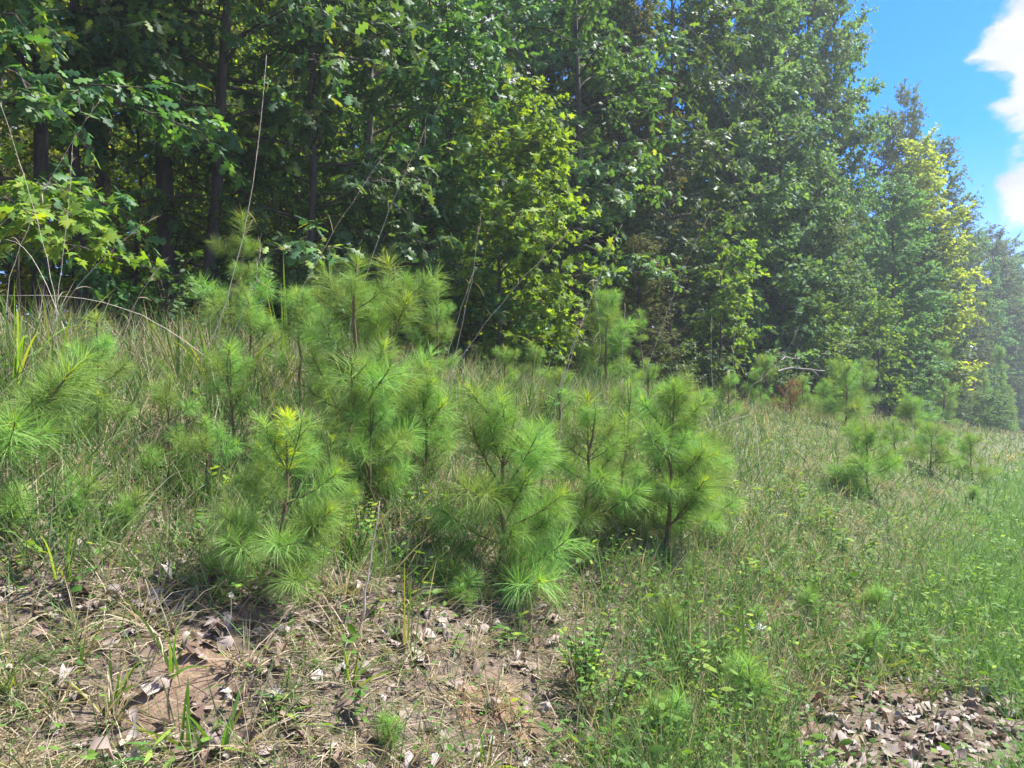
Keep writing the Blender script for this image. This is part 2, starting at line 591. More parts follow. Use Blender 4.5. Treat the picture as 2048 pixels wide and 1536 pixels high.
# ------------------------------------------------------------------ trees
def gen_tree(seed, H, r0, base, prof, nlimb, tpl, lsize, twig_per_m, leaves_per_twig, elev=(5, 45), lean=(0, 0),
             twig_len=(.35, .8), droop=.35, wander=.05, limb_droop=.25, face=None, per_limb_sides=5):
    """returns trunk (V,F), list of limbs (V,F), twigs Bag, leaf transforms. prof(f) = crown radius at height fraction f.
    face = (x, y): keep limbs growing more to that side"""
    g = np.random.default_rng(seed)
    n = 11
    zz = np.linspace(0, 1, n)
    off = np.cumsum(g.normal(0, wander, (n, 2)), 0) * H / 14
    off -= off[0]
    pts = np.stack([off[:, 0] + lean[0] * zz * H, off[:, 1] + lean[1] * zz * H, zz * H], -1)
    rad = r0 * (1 - zz * .9) ** .9
    rad[0] *= 1.35
    pts[0, 2] = -.15
    trunk = tube(pts, rad, 8)
    limbs, tw = [], Bag()
    LP, LY, LN = [], [], []
    az = g.uniform(0, 6.28)
    for i in range(nlimb):
        f = base + (1 - base) * ((i + g.uniform(0, 1)) / nlimb)
        f = min(f, .985)
        p0 = np.array([np.interp(f, zz, pts[:, k]) for k in range(3)])
        rt = np.interp(f, zz, rad)
        az += 2.4 + g.normal(0, .5)
        if face is not None and g.uniform() < .45:
            az = math.atan2(face[1], face[0]) + g.normal(0, .8)
        L = prof(f) * g.uniform(.7, 1.2)
        el = R(elev[0] + (elev[1] - elev[0]) * f + g.normal(0, 9))
        hd = np.array([math.cos(az), math.sin(az), 0])
        m = 7
        lp = [p0]
        d = hd * math.cos(el) + np.array([0, 0, math.sin(el)])
        for k in range(m - 1):
            lp.append(lp[-1] + d * L / (m - 1))
            d = d + np.array([0, 0, -limb_droop / (m - 1) * 1.3]) + g.normal(0, .09, 3)
            d /= np.linalg.norm(d)
        lp = np.array(lp)
        rl = max(rt * .42, .006) * np.linspace(1, .2, m)
        limbs.append(tube(lp, rl, per_limb_sides))
        nt = max(3, int(L * twig_per_m))
        for j in range(nt):
            a = min(.22 + .78 * (j + g.uniform(0, 1)) / nt, 1)
            q0 = np.array([np.interp(a, np.linspace(0, 1, m), lp[:, k]) for k in range(3)])
            kk = min(int(a * (m - 1)), m - 2)
            ld = lp[kk + 1] - lp[kk]
            ld /= np.linalg.norm(ld)
            sd = np.cross(ld, (0, 0, 1.))
            sd /= max(np.linalg.norm(sd), .01)
            td = ld * g.uniform(.3, .9) + sd * g.choice([-1, 1]) * g.uniform(.3, 1) + np.array([0, 0, g.normal(.08, .45)])
            td /= np.linalg.norm(td)
            tl = g.uniform(*twig_len)
            c = np.linspace(0, 1, 4)[:, None]
            tp = q0 + td * tl * c + np.array([0, 0, -droop * tl * .6]) * c ** 2
            V, F = tube(tp[[0, 3]], np.array([.006, .0025]) * (1 + H / 30), 3)
            tw.add(V, F)
            nl = max(3, int(leaves_per_twig * g.uniform(.6, 1.3)))
            b = np.sort(g.uniform(.15, 1.0, nl))
            lp_ = q0 + td * tl * b[:, None] + np.array([0, 0, -droop * tl * .6]) * b[:, None] ** 2
            side = np.cross(td, g.normal(size=(nl, 3)) * .5 + np.array([0, 0, 1.]))
            side = norm(side) * np.where(np.arange(nl) % 2 == 0, 1, -1)[:, None]
            yx = norm(td * g.uniform(.2, .9, (nl, 1)) + side * .9 + g.normal(0, .28, (nl, 3)) + np.array([0, 0, -droop]))
            nr = norm(np.array([0, 0, .8]) + g.normal(0, .48, (nl, 3)) + (hd * .45))
            LP.append(lp_)
            LY.append(yx)
            LN.append(nr)
    LP, LY, LN = np.vstack(LP), np.vstack(LY), np.vstack(LN)
    sc = lsize * g.uniform(.65, 1.2, len(LP))
    return trunk, limbs, tw, LP, frames(LY, LN), sc, g

def crown_prof(rmax, lowfrac=.75, peak=.4):
    def f(z):
        return rmax * (lowfrac + (1 - lowfrac) * min(z / peak, 1)) * (1 - max(0, (z - peak) / (1 - peak)) ** 2.6 * .68)
    return f

def library_tree(kind, seed, mats, **kw):
    tpl = kw.pop('tpl')
    tr, limbs, tw, LP, RM, sc, g = gen_tree(seed, tpl=tpl, **kw)
    b = Bag()
    b.add(*tr)
    for V, F in limbs:
        b.add(V, F)
    tme = b.mesh(kind + '_trunk', mats[0])
    c = Bag()
    V, F = scatter(tpl, LP, RM, sc)
    r = np.repeat(np.clip(g.beta(2, 2.4, len(LP)), 0, 1), len(tpl[0]))
    c.add(V, F, 0, r)
    c.add(np.vstack(tw.V), np.vstack(tw.F), 1)
    cme = c.mesh(kind + '_crown', [mats[1], M['twig']], smooth=False)
    return tme, cme

def put_tree(lib, name, loc, rz, sc, label, group=None, tilt=(0, 0)):
    o = thing(name, loc, label, 'tree', group)
    o.rotation_euler = (tilt[0], tilt[1], rz)
    o.scale = (sc[0], sc[0], sc[1]) if isinstance(sc, tuple) else (sc, sc, sc)
    obj('trunk', lib[0], o)
    tag(obj('crown', lib[1], o), kind='stuff')
    return o

LEAF_ME = {}
def leaf_meshes(key, tpl, mat, n=5):
    if key not in LEAF_ME:
        LEAF_ME[key] = [new_mesh(key, tpl[0], tpl[1], mat, rnd=np.full(len(tpl[0]), r), smooth=False) for r in np.linspace(.1, .95, n)]
    return LEAF_ME[key]

def near_tree(name, loc, label, leafmat, barkmat, tpl, leafname, nsingle, seed, **kw):
    """a tree close enough to show limbs and single leaves"""
    tr, limbs, tw, LP, RM, sc, g = gen_tree(seed, tpl=tpl, **kw)
    o = thing(name, loc, label, 'tree')
    b = Bag()
    b.add(*tr)
    trunk = obj('trunk', b.mesh('trunk', barkmat), o)
    for V, F in limbs:
        b = Bag()
        b.add(V, F)
        obj('limb', b.mesh('limb', M['twig'] if kw.get('r0', 1) < .05 else barkmat), trunk)
    wx = LP + np.array(loc)
    px, py, dep = project(wx[:, 0], wx[:, 1], wx[:, 2])
    key = np.where((px > 0) & (px < 2048) & (py > 0) & (py < 1000), dep, 999)
    order = np.argsort(key)
    single = order[:nsingle]
    single = single[key[single] < 900]
    rest = np.setdiff1d(np.arange(len(LP)), single)
    c = Bag()
    V, F = scatter(tpl, LP[rest], RM[rest], sc[rest])
    c.add(V, F, 0, np.repeat(g.beta(2, 2.4, len(rest)), len(tpl[0])))
    c.add(np.vstack(tw.V), np.vstack(tw.F), 1)
    cr = tag(obj('crown', c.mesh('crown', [leafmat, M['twig']], smooth=False), o), kind='stuff')
    lm = leaf_meshes(leafname, tpl, leafmat)
    for i in single:
        l = obj('leaf', lm[g.integers(0, len(lm))], cr)
        l.matrix_basis = Matrix.Translation(LP[i]) @ Matrix(RM[i].tolist()).to_4x4() @ Matrix.Scale(sc[i], 4)
    return o

road = (-NX, -NY)
# library of shared trees
LIB = {}
for i in range(4):
    LIB['gum%d' % i] = library_tree('edge_tree', 100 + i, (M['bark'], M['gum']), tpl=RHOMB, H=16 + i, r0=.16, base=.03,
                                    prof=crown_prof(2.7 + .2 * i, .8, .35), nlimb=88, twig_len=(.5, 1.15), lsize=.20, twig_per_m=8, leaves_per_twig=21, elev=(5, 55))
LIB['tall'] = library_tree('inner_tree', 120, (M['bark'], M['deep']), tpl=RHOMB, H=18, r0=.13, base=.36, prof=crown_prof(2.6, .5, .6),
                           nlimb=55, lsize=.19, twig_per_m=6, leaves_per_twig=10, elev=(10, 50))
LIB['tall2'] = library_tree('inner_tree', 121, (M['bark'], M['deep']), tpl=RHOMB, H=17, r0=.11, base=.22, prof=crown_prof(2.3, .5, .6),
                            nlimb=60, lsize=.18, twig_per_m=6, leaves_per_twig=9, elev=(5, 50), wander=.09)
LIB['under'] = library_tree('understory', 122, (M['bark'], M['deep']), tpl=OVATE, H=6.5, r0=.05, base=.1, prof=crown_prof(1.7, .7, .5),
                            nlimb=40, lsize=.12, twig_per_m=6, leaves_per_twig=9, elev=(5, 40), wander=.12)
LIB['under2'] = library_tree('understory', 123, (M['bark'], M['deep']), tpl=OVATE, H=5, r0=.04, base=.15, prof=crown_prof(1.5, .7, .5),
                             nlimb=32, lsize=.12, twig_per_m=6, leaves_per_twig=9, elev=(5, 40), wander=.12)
LIB['gold'] = library_tree('gold_tree', 130, (M['bark'], M['gold']), tpl=RHOMB, H=14, r0=.14, base=.1, prof=crown_prof(2.3, .8, .35),
                           nlimb=85, twig_len=(.5, 1.1), lsize=.20, twig_per_m=8, leaves_per_twig=21, elev=(5, 55))
LIB['rust'] = library_tree('rust_tree', 131, (M['bark'], M['rust']), tpl=OVATE, H=12, r0=.12, base=.05, prof=crown_prof(1.9, .8, .35),
                           nlimb=120, lsize=.13, twig_per_m=9, leaves_per_twig=20, elev=(5, 45))
LIB['bright'] = library_tree('bright_tree', 132, (M['bark'], M['maple']), tpl=MAPLE, H=5, r0=.05, base=.1, prof=crown_prof(1.25, .8, .4),
                             nlimb=42, lsize=.11, twig_per_m=8, leaves_per_twig=12, elev=(5, 50))

# --- trees close by on the left, each built on its own
EDGE = (-NX, -NY)
oak_kw = dict(tpl=OAK, lsize=.19, twig_per_m=7, leaves_per_twig=11, face=EDGE, droop=.5, limb_droop=.45)
near = [
    # px, s, H, r0, base, radius, limbs, label
    (-60, 9.6, 9.5, .09, .12, 2.2, 46, 'oak at the left picture edge with lobed leaves hanging over the grass'),
    (78, 10.6, 14, .105, .20, 2.0, 40, 'dark straight oak trunk nearest the left edge behind yellow-green maple spray'),
    (152, 11.2, 14, .085, .24, 1.8, 38, 'slim dark oak trunk, second from the left edge'),
    (342, 10.9, 15, .14, .26, 2.2, 40, 'thick dark oak trunk beside the leaning trunk, left of the tall back pine'),
    (398, 10.2, 13, .095, .20, 2.2, 42, 'leaning dark oak trunk just left of the tall back pine sapling'),
    (620, 9.4, 10, .07, .08, 2.1, 50, 'leafy oak with low branches behind the twin pine saplings'),
    (745, 10.3, 15, .11, .12, 2.3, 55, 'oak with pale grey double trunk left of the bright maple'),
    (860, 9.2, 7.5, .06, .08, 1.7, 44, 'dense dark oak sapling close on the left of the bright maple'),
    (1150, 9.5, 13, .10, .06, 2.3, 62, 'broad dark oak standing right behind the bright maple'),
    (1335, 9.6, 14, .10, .05, 2.2, 62, 'dark green oak behind the small yellow-green maple bush'),
]
for i, (px, s, H, r0, base, rad, nl, lab) in enumerate(near):
    p = on_s(px, s)
    kw = dict(oak_kw, H=H, r0=r0, base=base, prof=crown_prof(rad, .8, .4), nlimb=nl)
    if i == 4:
        kw['lean'] = (.055, .01)
    near_tree('oak_tree', p, lab, M['oak'], M['bark_pale'] if i == 6 else M['bark'], leafname='oak_leaf', nsingle=150 if i < 6 else 100, seed=40 + i, **kw)
mk = dict(tpl=MAPLE, lsize=.12, twig_per_m=8, leaves_per_twig=11, face=EDGE, droop=.45, limb_droop=.3)
near_tree('maple_tree', on_s(1000, 7.9), 'slender bright yellow-green maple in front of the dark wood', M['maple'], M['bark_pale'], leafname='maple_leaf', nsingle=260, seed=61,
          **dict(mk, H=4.7, r0=.045, base=.12, prof=crown_prof(1.4, .8, .45), nlimb=70))
near_tree('maple_tree', on_s(40, 8.2), 'yellow-green maple sapling spreading one flat spray at the left edge', M['maple'], M['bark'], leafname='maple_leaf', nsingle=140, seed=62,
          **dict(mk, H=1.75, r0=.022, base=.6, prof=crown_prof(1.15, .9, .6), nlimb=11, elev=(0, 12)))
near_tree('maple_tree', on_s(1440, 8.0), 'small yellow-green maple bush glowing against the dark oak', M['maple'], M['bark'], leafname='maple_leaf', nsingle=100, seed=63,
          **dict(mk, H=4.6, r0=.04, base=.3, prof=crown_prof(1.0, .8, .6), nlimb=26))

# --- the wood's edge running away to the right
front = [
    # px, s, kind, scale xy, scale z, label
    (1055, 12.6, 'gum0', .95, 1.1, 'tall tree filling the gap above the bright maple'),
    (1240, 10.6, 'rust', 1.0, 1.0, 'brownish fine-leaved tree between two dark oaks'),
    (1130, 8.7, 'rust', .45, .26, 'low brown-green bush under the broad oak, right of the bright maple'),
    (1275, 8.3, 'rust', .42, .30, 'brown-tinged bush behind the two-headed pine on the crest'),
    (1480, 9.6, 'gum0', 1.0, 1.05, 'tall blue-green tree rising behind the small bright maple bush'),
    (1545, 10.4, 'rust', 1.2, 1.35, 'tall rust-tinged tree reaching the top edge of the picture'),
    (1565, 9.0, 'gum1', .75, .9, 'bluish dense tree in the middle of the right-hand wall of trees'),
    (1622, 9.8, 'gum2', .75, 1.12, 'tall dense tree left of the last tree that reaches the top edge'),
    (1678, 9.2, 'gum3', .70, 1.15, 'tallest edge tree, its straight right side standing against blue sky'),
    (1640, 8.2, 'gum0', .6, .55, 'rounded green tree in front of the tallest edge tree'),
    (1705, 9.2, 'gum0', .62, .62, 'rounded green tree at the right foot of the tallest edge tree'),
    (1768, 10.2, 'gum1', .7, 1.0, 'shorter tree filling the notch beside the tallest edge tree'),
    (1824, 10.2, 'gum2', .6, 1.17, 'pale thin-topped tree sticking up above the golden tree'),
    (1832, 8.6, 'gold', 1.15, 1.1, 'golden yellow tree in sunlight against blue sky'),
    (1785, 8.0, 'gum2', .75, .6, 'low bright green tree left of the golden tree foot'),
    (1885, 9.4, 'gum3', .9, 1.02, 'green tree just right of the golden tree'),
    (1858, 7.9, 'gum0', .8, .66, 'low bright green tree under the golden tree'),
    (1925, 9.2, 'rust', 1.2, 1.4, 'rust-tinged tree halfway down the falling skyline'),
    (1958, 9.2, 'gum1', .9, 1.0, 'dark blue-green tree third from the right edge'),
    (1990, 9.4, 'gum2', 1.0, 1.08, 'dark hazy tree second from the right edge'),
    (2028, 9.4, 'gum3', 1.1, 1.16, 'hazy blue-green tree at the right picture edge'),
    (2060, 9.4, 'gum0', 1.2, 1.25, 'farthest hazy tree, cut by the right picture edge'),
]
for i, (px, s, k, sx, sz, lab) in enumerate(front):
    put_tree(LIB[k], 'edge_tree' if not k.startswith('gold') else 'golden_tree', on_s(px, s), i * 2.1, (sx, sz), lab)
put_tree(LIB['bright'], 'maple_tree', on_s(1640, 7.6), 1.1, .75, 'light green maple bush at the foot of the right-hand trees')
put_tree(LIB['bright'], 'maple_tree', on_s(1755, 7.5), 2.3, 1.0, 'pale green bush right of the fallen pale branch')
for t in (95, 104, 113, 124, 137, 150):
    x, y = xy(9 + random.uniform(-1, 1), t)
    put_tree(LIB['gum%d' % (int(t) % 4)], 'edge_tree', (x, y, hz(x, y)), t * 1.3, (1.3, 1.0 + random.uniform(-.1, .1)),
             'distant tree where the wood ends at the right edge', 'distant trees past the right edge')
# second row and the depth of the wood
def wood_label(s0, t):
    row = {13.5: 'tree just behind the front row', 17: 'shaded tree some way into the wood', 21.5: 'dim tree halfway into the wood', 27: 'dim tree deep in the wood',
           34: 'barely visible tree far back in the wood', 42: 'tree at the far side of the wood'}[s0]
    part = ('beyond the left picture edge' if t < -9 else 'behind the left oak trunks' if t < -2 else 'behind the twin pines' if t < 3 else 'behind the bright maple' if t < 8 else
            'behind the small yellow-green maple bush' if t < 16 else 'behind the tall right-hand trees' if t < 35 else 'behind the golden tree')
    return row + ' ' + part, row.replace('tree', 'trees') + ' ' + part

k = 0
for s0, t0, t1, dt, kinds in ((13.5, -14, 90, 4.2, ('gum0', 'tall', 'gum2', 'tall2')), (17, -18, 60, 4.4, ('tall2', 'tall')), (21.5, -22, 40, 5.5, ('tall2', 'tall', 'gum3')),
                              (27, -28, 40, 9, ('tall', 'gum1', 'tall2')), (34, -34, 40, 9, ('gum2', 'gum0', 'tall')), (42, -40, 50, 7, ('gum1', 'gum3'))):
    t = t0
    while t < t1:
        s, tt = s0 + random.uniform(-1.4, 1.4), t + random.uniform(-1.3, 1.3)
        x, y = xy(s, tt)
        z = random.uniform(.85, 1.05)
        kk = kinds[k % len(kinds)]
        if s0 < 20 and t < 14 and kk.startswith('gum'):
            kk = 'tall'
        put_tree(LIB[kk], 'forest_tree', (x, y, hz(x, y)), random.uniform(0, 6.28), (z, z * (1 if t < 25 else .9)),
                 *wood_label(s0, tt))
        k += 1
        t += dt
for i in range(84):
    s, t = random.uniform(11.2, 27), random.uniform(-12, 13)
    x, y = xy(s, t)
    z = random.uniform(.7, 1.15)
    put_tree(LIB['under' if i % 2 else 'under2'], 'understory_tree', (x, y, hz(x, y)), random.uniform(0, 6.28), z,
             *[('thin understory tree inside the wood ' if q_ == 0 else 'understory trees ') + ('behind the left oak trunks' if t < -2 else 'behind the twin pines' if t < 4 else
               'behind the bright maple' if t < 10 else 'behind the right-hand trees') for q_ in (0, 1)])

# the far side of the wood: foliage too deep in to tell the trees apart
def deep_wood(n):
    s = rng.uniform(30, 46, n)
    t = rng.uniform(-16, 92, n)
    x, y = xy(s, t)
    z = height(x, y) + 22 * rng.uniform(0, 1, n) ** 1.15
    a = rng.uniform(0, 6.28, n)
    Y = np.stack([np.cos(a), np.sin(a), rng.normal(-.3, .4, n)], -1)
    N = np.array([0, 0, .8]) + rng.normal(0, .6, (n, 3))
    V, F = scatter(RHOMB, np.stack([x, y, z], -1), frames(Y, N), rng.uniform(.35, .85, n))
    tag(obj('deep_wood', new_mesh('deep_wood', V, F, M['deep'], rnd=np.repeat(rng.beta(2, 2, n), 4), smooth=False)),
        'mass of foliage far inside the wood seen between the trunks', 'woodland', None, 'stuff')

deep_wood(105000)

# ------------------------------------------------------------------ young pines
NEEDLE = {}
def shoot(elev, seed, length=.42, n=300, nl=.185, w=.0022, bare=.14, mat='needle', young=0):
    """a curved branch leaving along +x at this elevation, and the needles on it"""
    g = np.random.default_rng(seed)
    m = 8
    e = R(elev)
    d = np.array([math.cos(e), 0, math.sin(e)])
    p = [np.zeros(3)]
    for k in range(m - 1):
        p.append(p[-1] + d * length / (m - 1))
        d = d + np.array([0, g.normal(0, .05), .07 if elev < 70 else 0])
        d /= np.linalg.norm(d)
    p = np.array(p)
    V, F = tube(p, np.linspace(.0058, .003, m), 5)
    b = Bag()
    b.add(V, F)
    side = []
    if elev < 70:
        for a0, sg in ((.42, 1), (.55, -1), (.7, 1)):
            q0 = np.array([np.interp(a0, np.linspace(0, 1, m), p[:, k]) for k in range(3)])
            sd = norm(np.array([math.cos(e) * .9, sg * g.uniform(.6, 1), math.sin(e) + g.uniform(.1, .5)]))
            ln = length * g.uniform(.22, .34)
            side.append((q0, sd, ln))
            b.add(*tube(np.array([q0, q0 + sd * ln * .5, q0 + sd * ln]), [.0038, .003, .002], 4))
    wood = b.mesh('branch', M['pine_bark'])
    nf = n // 3
    a = bare + (1 - bare) * g.uniform(0, 1, nf) ** .75
    c = np.stack([np.interp(a, np.linspace(0, 1, m), p[:, k]) for k in range(3)], -1)
    kk = np.minimum((a * (m - 1)).astype(int), m - 2)
    td = norm(p[kk + 1] - p[kk])
    rad = norm(np.cross(td, g.normal(size=(nf, 3))))
    fw = g.uniform(.25, .8, nf) + np.clip((a - .88) * 9, 0, 1.3)
    fd = norm(rad + td * fw[:, None])
    P = np.repeat(c, 3, 0)
    D = norm(np.repeat(fd, 3, 0) + g.normal(0, .11, (nf * 3, 3)))
    L = np.repeat(nl * g.uniform(.75, 1.1, nf) * np.where(a > .93, .8, 1), 3)
    V, F, k = strips(P, D, L, w, g.uniform(.15, .75, nf * 3), 3)
    bb = Bag()
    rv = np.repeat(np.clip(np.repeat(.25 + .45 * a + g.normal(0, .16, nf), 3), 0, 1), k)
    nft = len(F) // (nf * 3)
    dm = np.repeat(np.repeat((g.uniform(0, 1, nf) < .035 * (1.2 - a)), 3), nft)
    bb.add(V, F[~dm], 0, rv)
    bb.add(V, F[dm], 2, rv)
    for q0, sd, ln in side:
        ns_ = nf // 4
        aa = g.uniform(.15, 1, ns_)
        c = q0 + sd * (ln * aa)[:, None]
        fd = norm(norm(np.cross(np.tile(sd, (ns_, 1)), g.normal(size=(ns_, 3)))) + sd * g.uniform(.3, 1.3, ns_)[:, None])
        V, F, k = strips(np.repeat(c, 3, 0), norm(np.repeat(fd, 3, 0) + g.normal(0, .11, (ns_ * 3, 3))), nl * g.uniform(.65, 1, ns_ * 3), w, g.uniform(.1, .7, ns_ * 3), 3)
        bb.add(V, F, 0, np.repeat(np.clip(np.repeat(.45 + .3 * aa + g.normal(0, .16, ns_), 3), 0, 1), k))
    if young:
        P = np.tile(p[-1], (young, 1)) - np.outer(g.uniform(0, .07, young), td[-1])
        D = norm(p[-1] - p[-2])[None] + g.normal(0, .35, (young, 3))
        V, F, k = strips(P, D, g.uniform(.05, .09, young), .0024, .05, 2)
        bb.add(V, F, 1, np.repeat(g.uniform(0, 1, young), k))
    return wood, bb.mesh('needles', [M[mat], M['needle_young_sunlit'], M['needle_dead']])

ELEVS = (0, 20, 40, 56)
for e in ELEVS:
    for v in range(3):
        NEEDLE[e, v] = shoot(e, 300 + e * 7 + v, young=0 if v else 26)
        NEEDLE['thin', e, v] = shoot(e, 700 + e * 7 + v, n=255, nl=.18, bare=.22)
for v in range(3):
    NEEDLE[90, v] = shoot(90, 380 + v, length=.40, n=420, nl=.155, bare=.05, young=34)
    NEEDLE['long', v] = shoot((58, 35, 15)[v], 410 + v, length=.58, n=420, nl=.165, bare=.4, young=24)
NEEDLE['bright'] = shoot(90, 390, length=.30, n=330, nl=.12, w=.0026, bare=.05, young=160, mat='needle_young_sunlit')  # leader shoot with sunlight put into its needle colour
for v in range(2):
    NEEDLE['dead', v] = shoot(38 + 30 * v, 395 + v, n=130, nl=.13, mat='needle_dead')
    NEEDLE['seed', v] = shoot(90, 397 + v, length=.20, n=270, nl=.115, w=.002, bare=.05)
    NEEDLE['seedb', v] = shoot(60, 401 + v, length=.17, n=150, nl=.115, w=.002, bare=.1)

def branch(o, key, loc, az, sc):
    wood, ned = NEEDLE[key]
    b = obj('branch', wood, o, loc, (0, 0, az), sc)
    obj('needles', ned, b)
    return b

def pine(base, H, seed, label, group=None, lean=(0, 0), spread=1.0, whorl=.24, first=.16, nb=(3, 5), bright=False, thin=False, dead=False, bend=.04, extra=(), cat='pine sapling', name='pine_sapling', bsc=1.0):
    g = np.random.default_rng(seed)
    o = thing(name, base, label, cat, group)
    n = 9
    f = np.linspace(0, 1, n)
    off = np.cumsum(g.normal(0, bend, (n, 2)), 0) * .4
    off -= off[0]
    pts = np.stack([off[:, 0] * H + lean[0] * H * f, off[:, 1] * H + lean[1] * H * f, f * H], -1)
    pts[0, 2] = -.05
    b = Bag()
    b.add(*tube(pts, (.006 + .011 * H ** 1.1) * (1 - .72 * f), 7))
    obj('stem', b.mesh('stem', M['pine_bark']), o)

    def at(z):
        return np.array([np.interp(z / H, f, pts[:, k]) for k in range(3)])
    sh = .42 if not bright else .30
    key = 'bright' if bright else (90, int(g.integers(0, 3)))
    if dead:
        key = ('dead', 0)
    ksc = min(1.0, H / .9) * g.uniform(.95, 1.1)
    lz = max(H - sh * ksc * .9, .02)
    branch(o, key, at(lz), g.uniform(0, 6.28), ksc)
    z = first * min(1, H)
    az = g.uniform(0, 6.28)
    while z < H - .14:
        fr = z / H
        L = spread * (.5 + .62 * (1 - fr) ** .8) * min(H / .9, 1.25) * g.uniform(.8, 1.15)
        for j in range(g.integers(nb[0], nb[1] + 1)):
            az += 6.28 / nb[1] + g.normal(0, .35)
            e = ELEVS[int(np.clip(g.normal(.6 + 2.6 * fr, .7), 0, 3))]
            v = int(g.integers(0, 3))
            key = ('thin', e, v) if thin else (e, v)
            if dead:
                key = ('dead', v % 2)
            sc = float(np.clip(L * g.uniform(.6, 1.2), .45, 1.15)) * bsc
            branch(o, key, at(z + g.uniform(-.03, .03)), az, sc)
        az += .5
        z += whorl * g.uniform(.8, 1.2) * min(1.2, max(.75, H / 1.2))
    for (zf, a, e, sc) in extra:
        branch(o, ('long', e), at(zf * H), R(a), sc)
    return o

def pine_px(bx, by, ty, label, seed, **kw):
    """base at pixel (bx, by) on the ground, top at picture height ty"""
    p = ground_px(bx, by)
    if st(p.x, p.y)[0] > 6.7:          # the ray passes over the crest: it stands just behind it
        p = on_s(bx, 6.2 + .5 * ((bx * 7) % 10) / 10)
    d = math.hypot(p.x, p.y)
    e = pix_dir(bx, ty)
    H = e.z / math.hypot(e.x, e.y) * d + EYE - p.z
    H = max(H, .18)
    pine(p, H, seed, label, **kw)
    return p, H

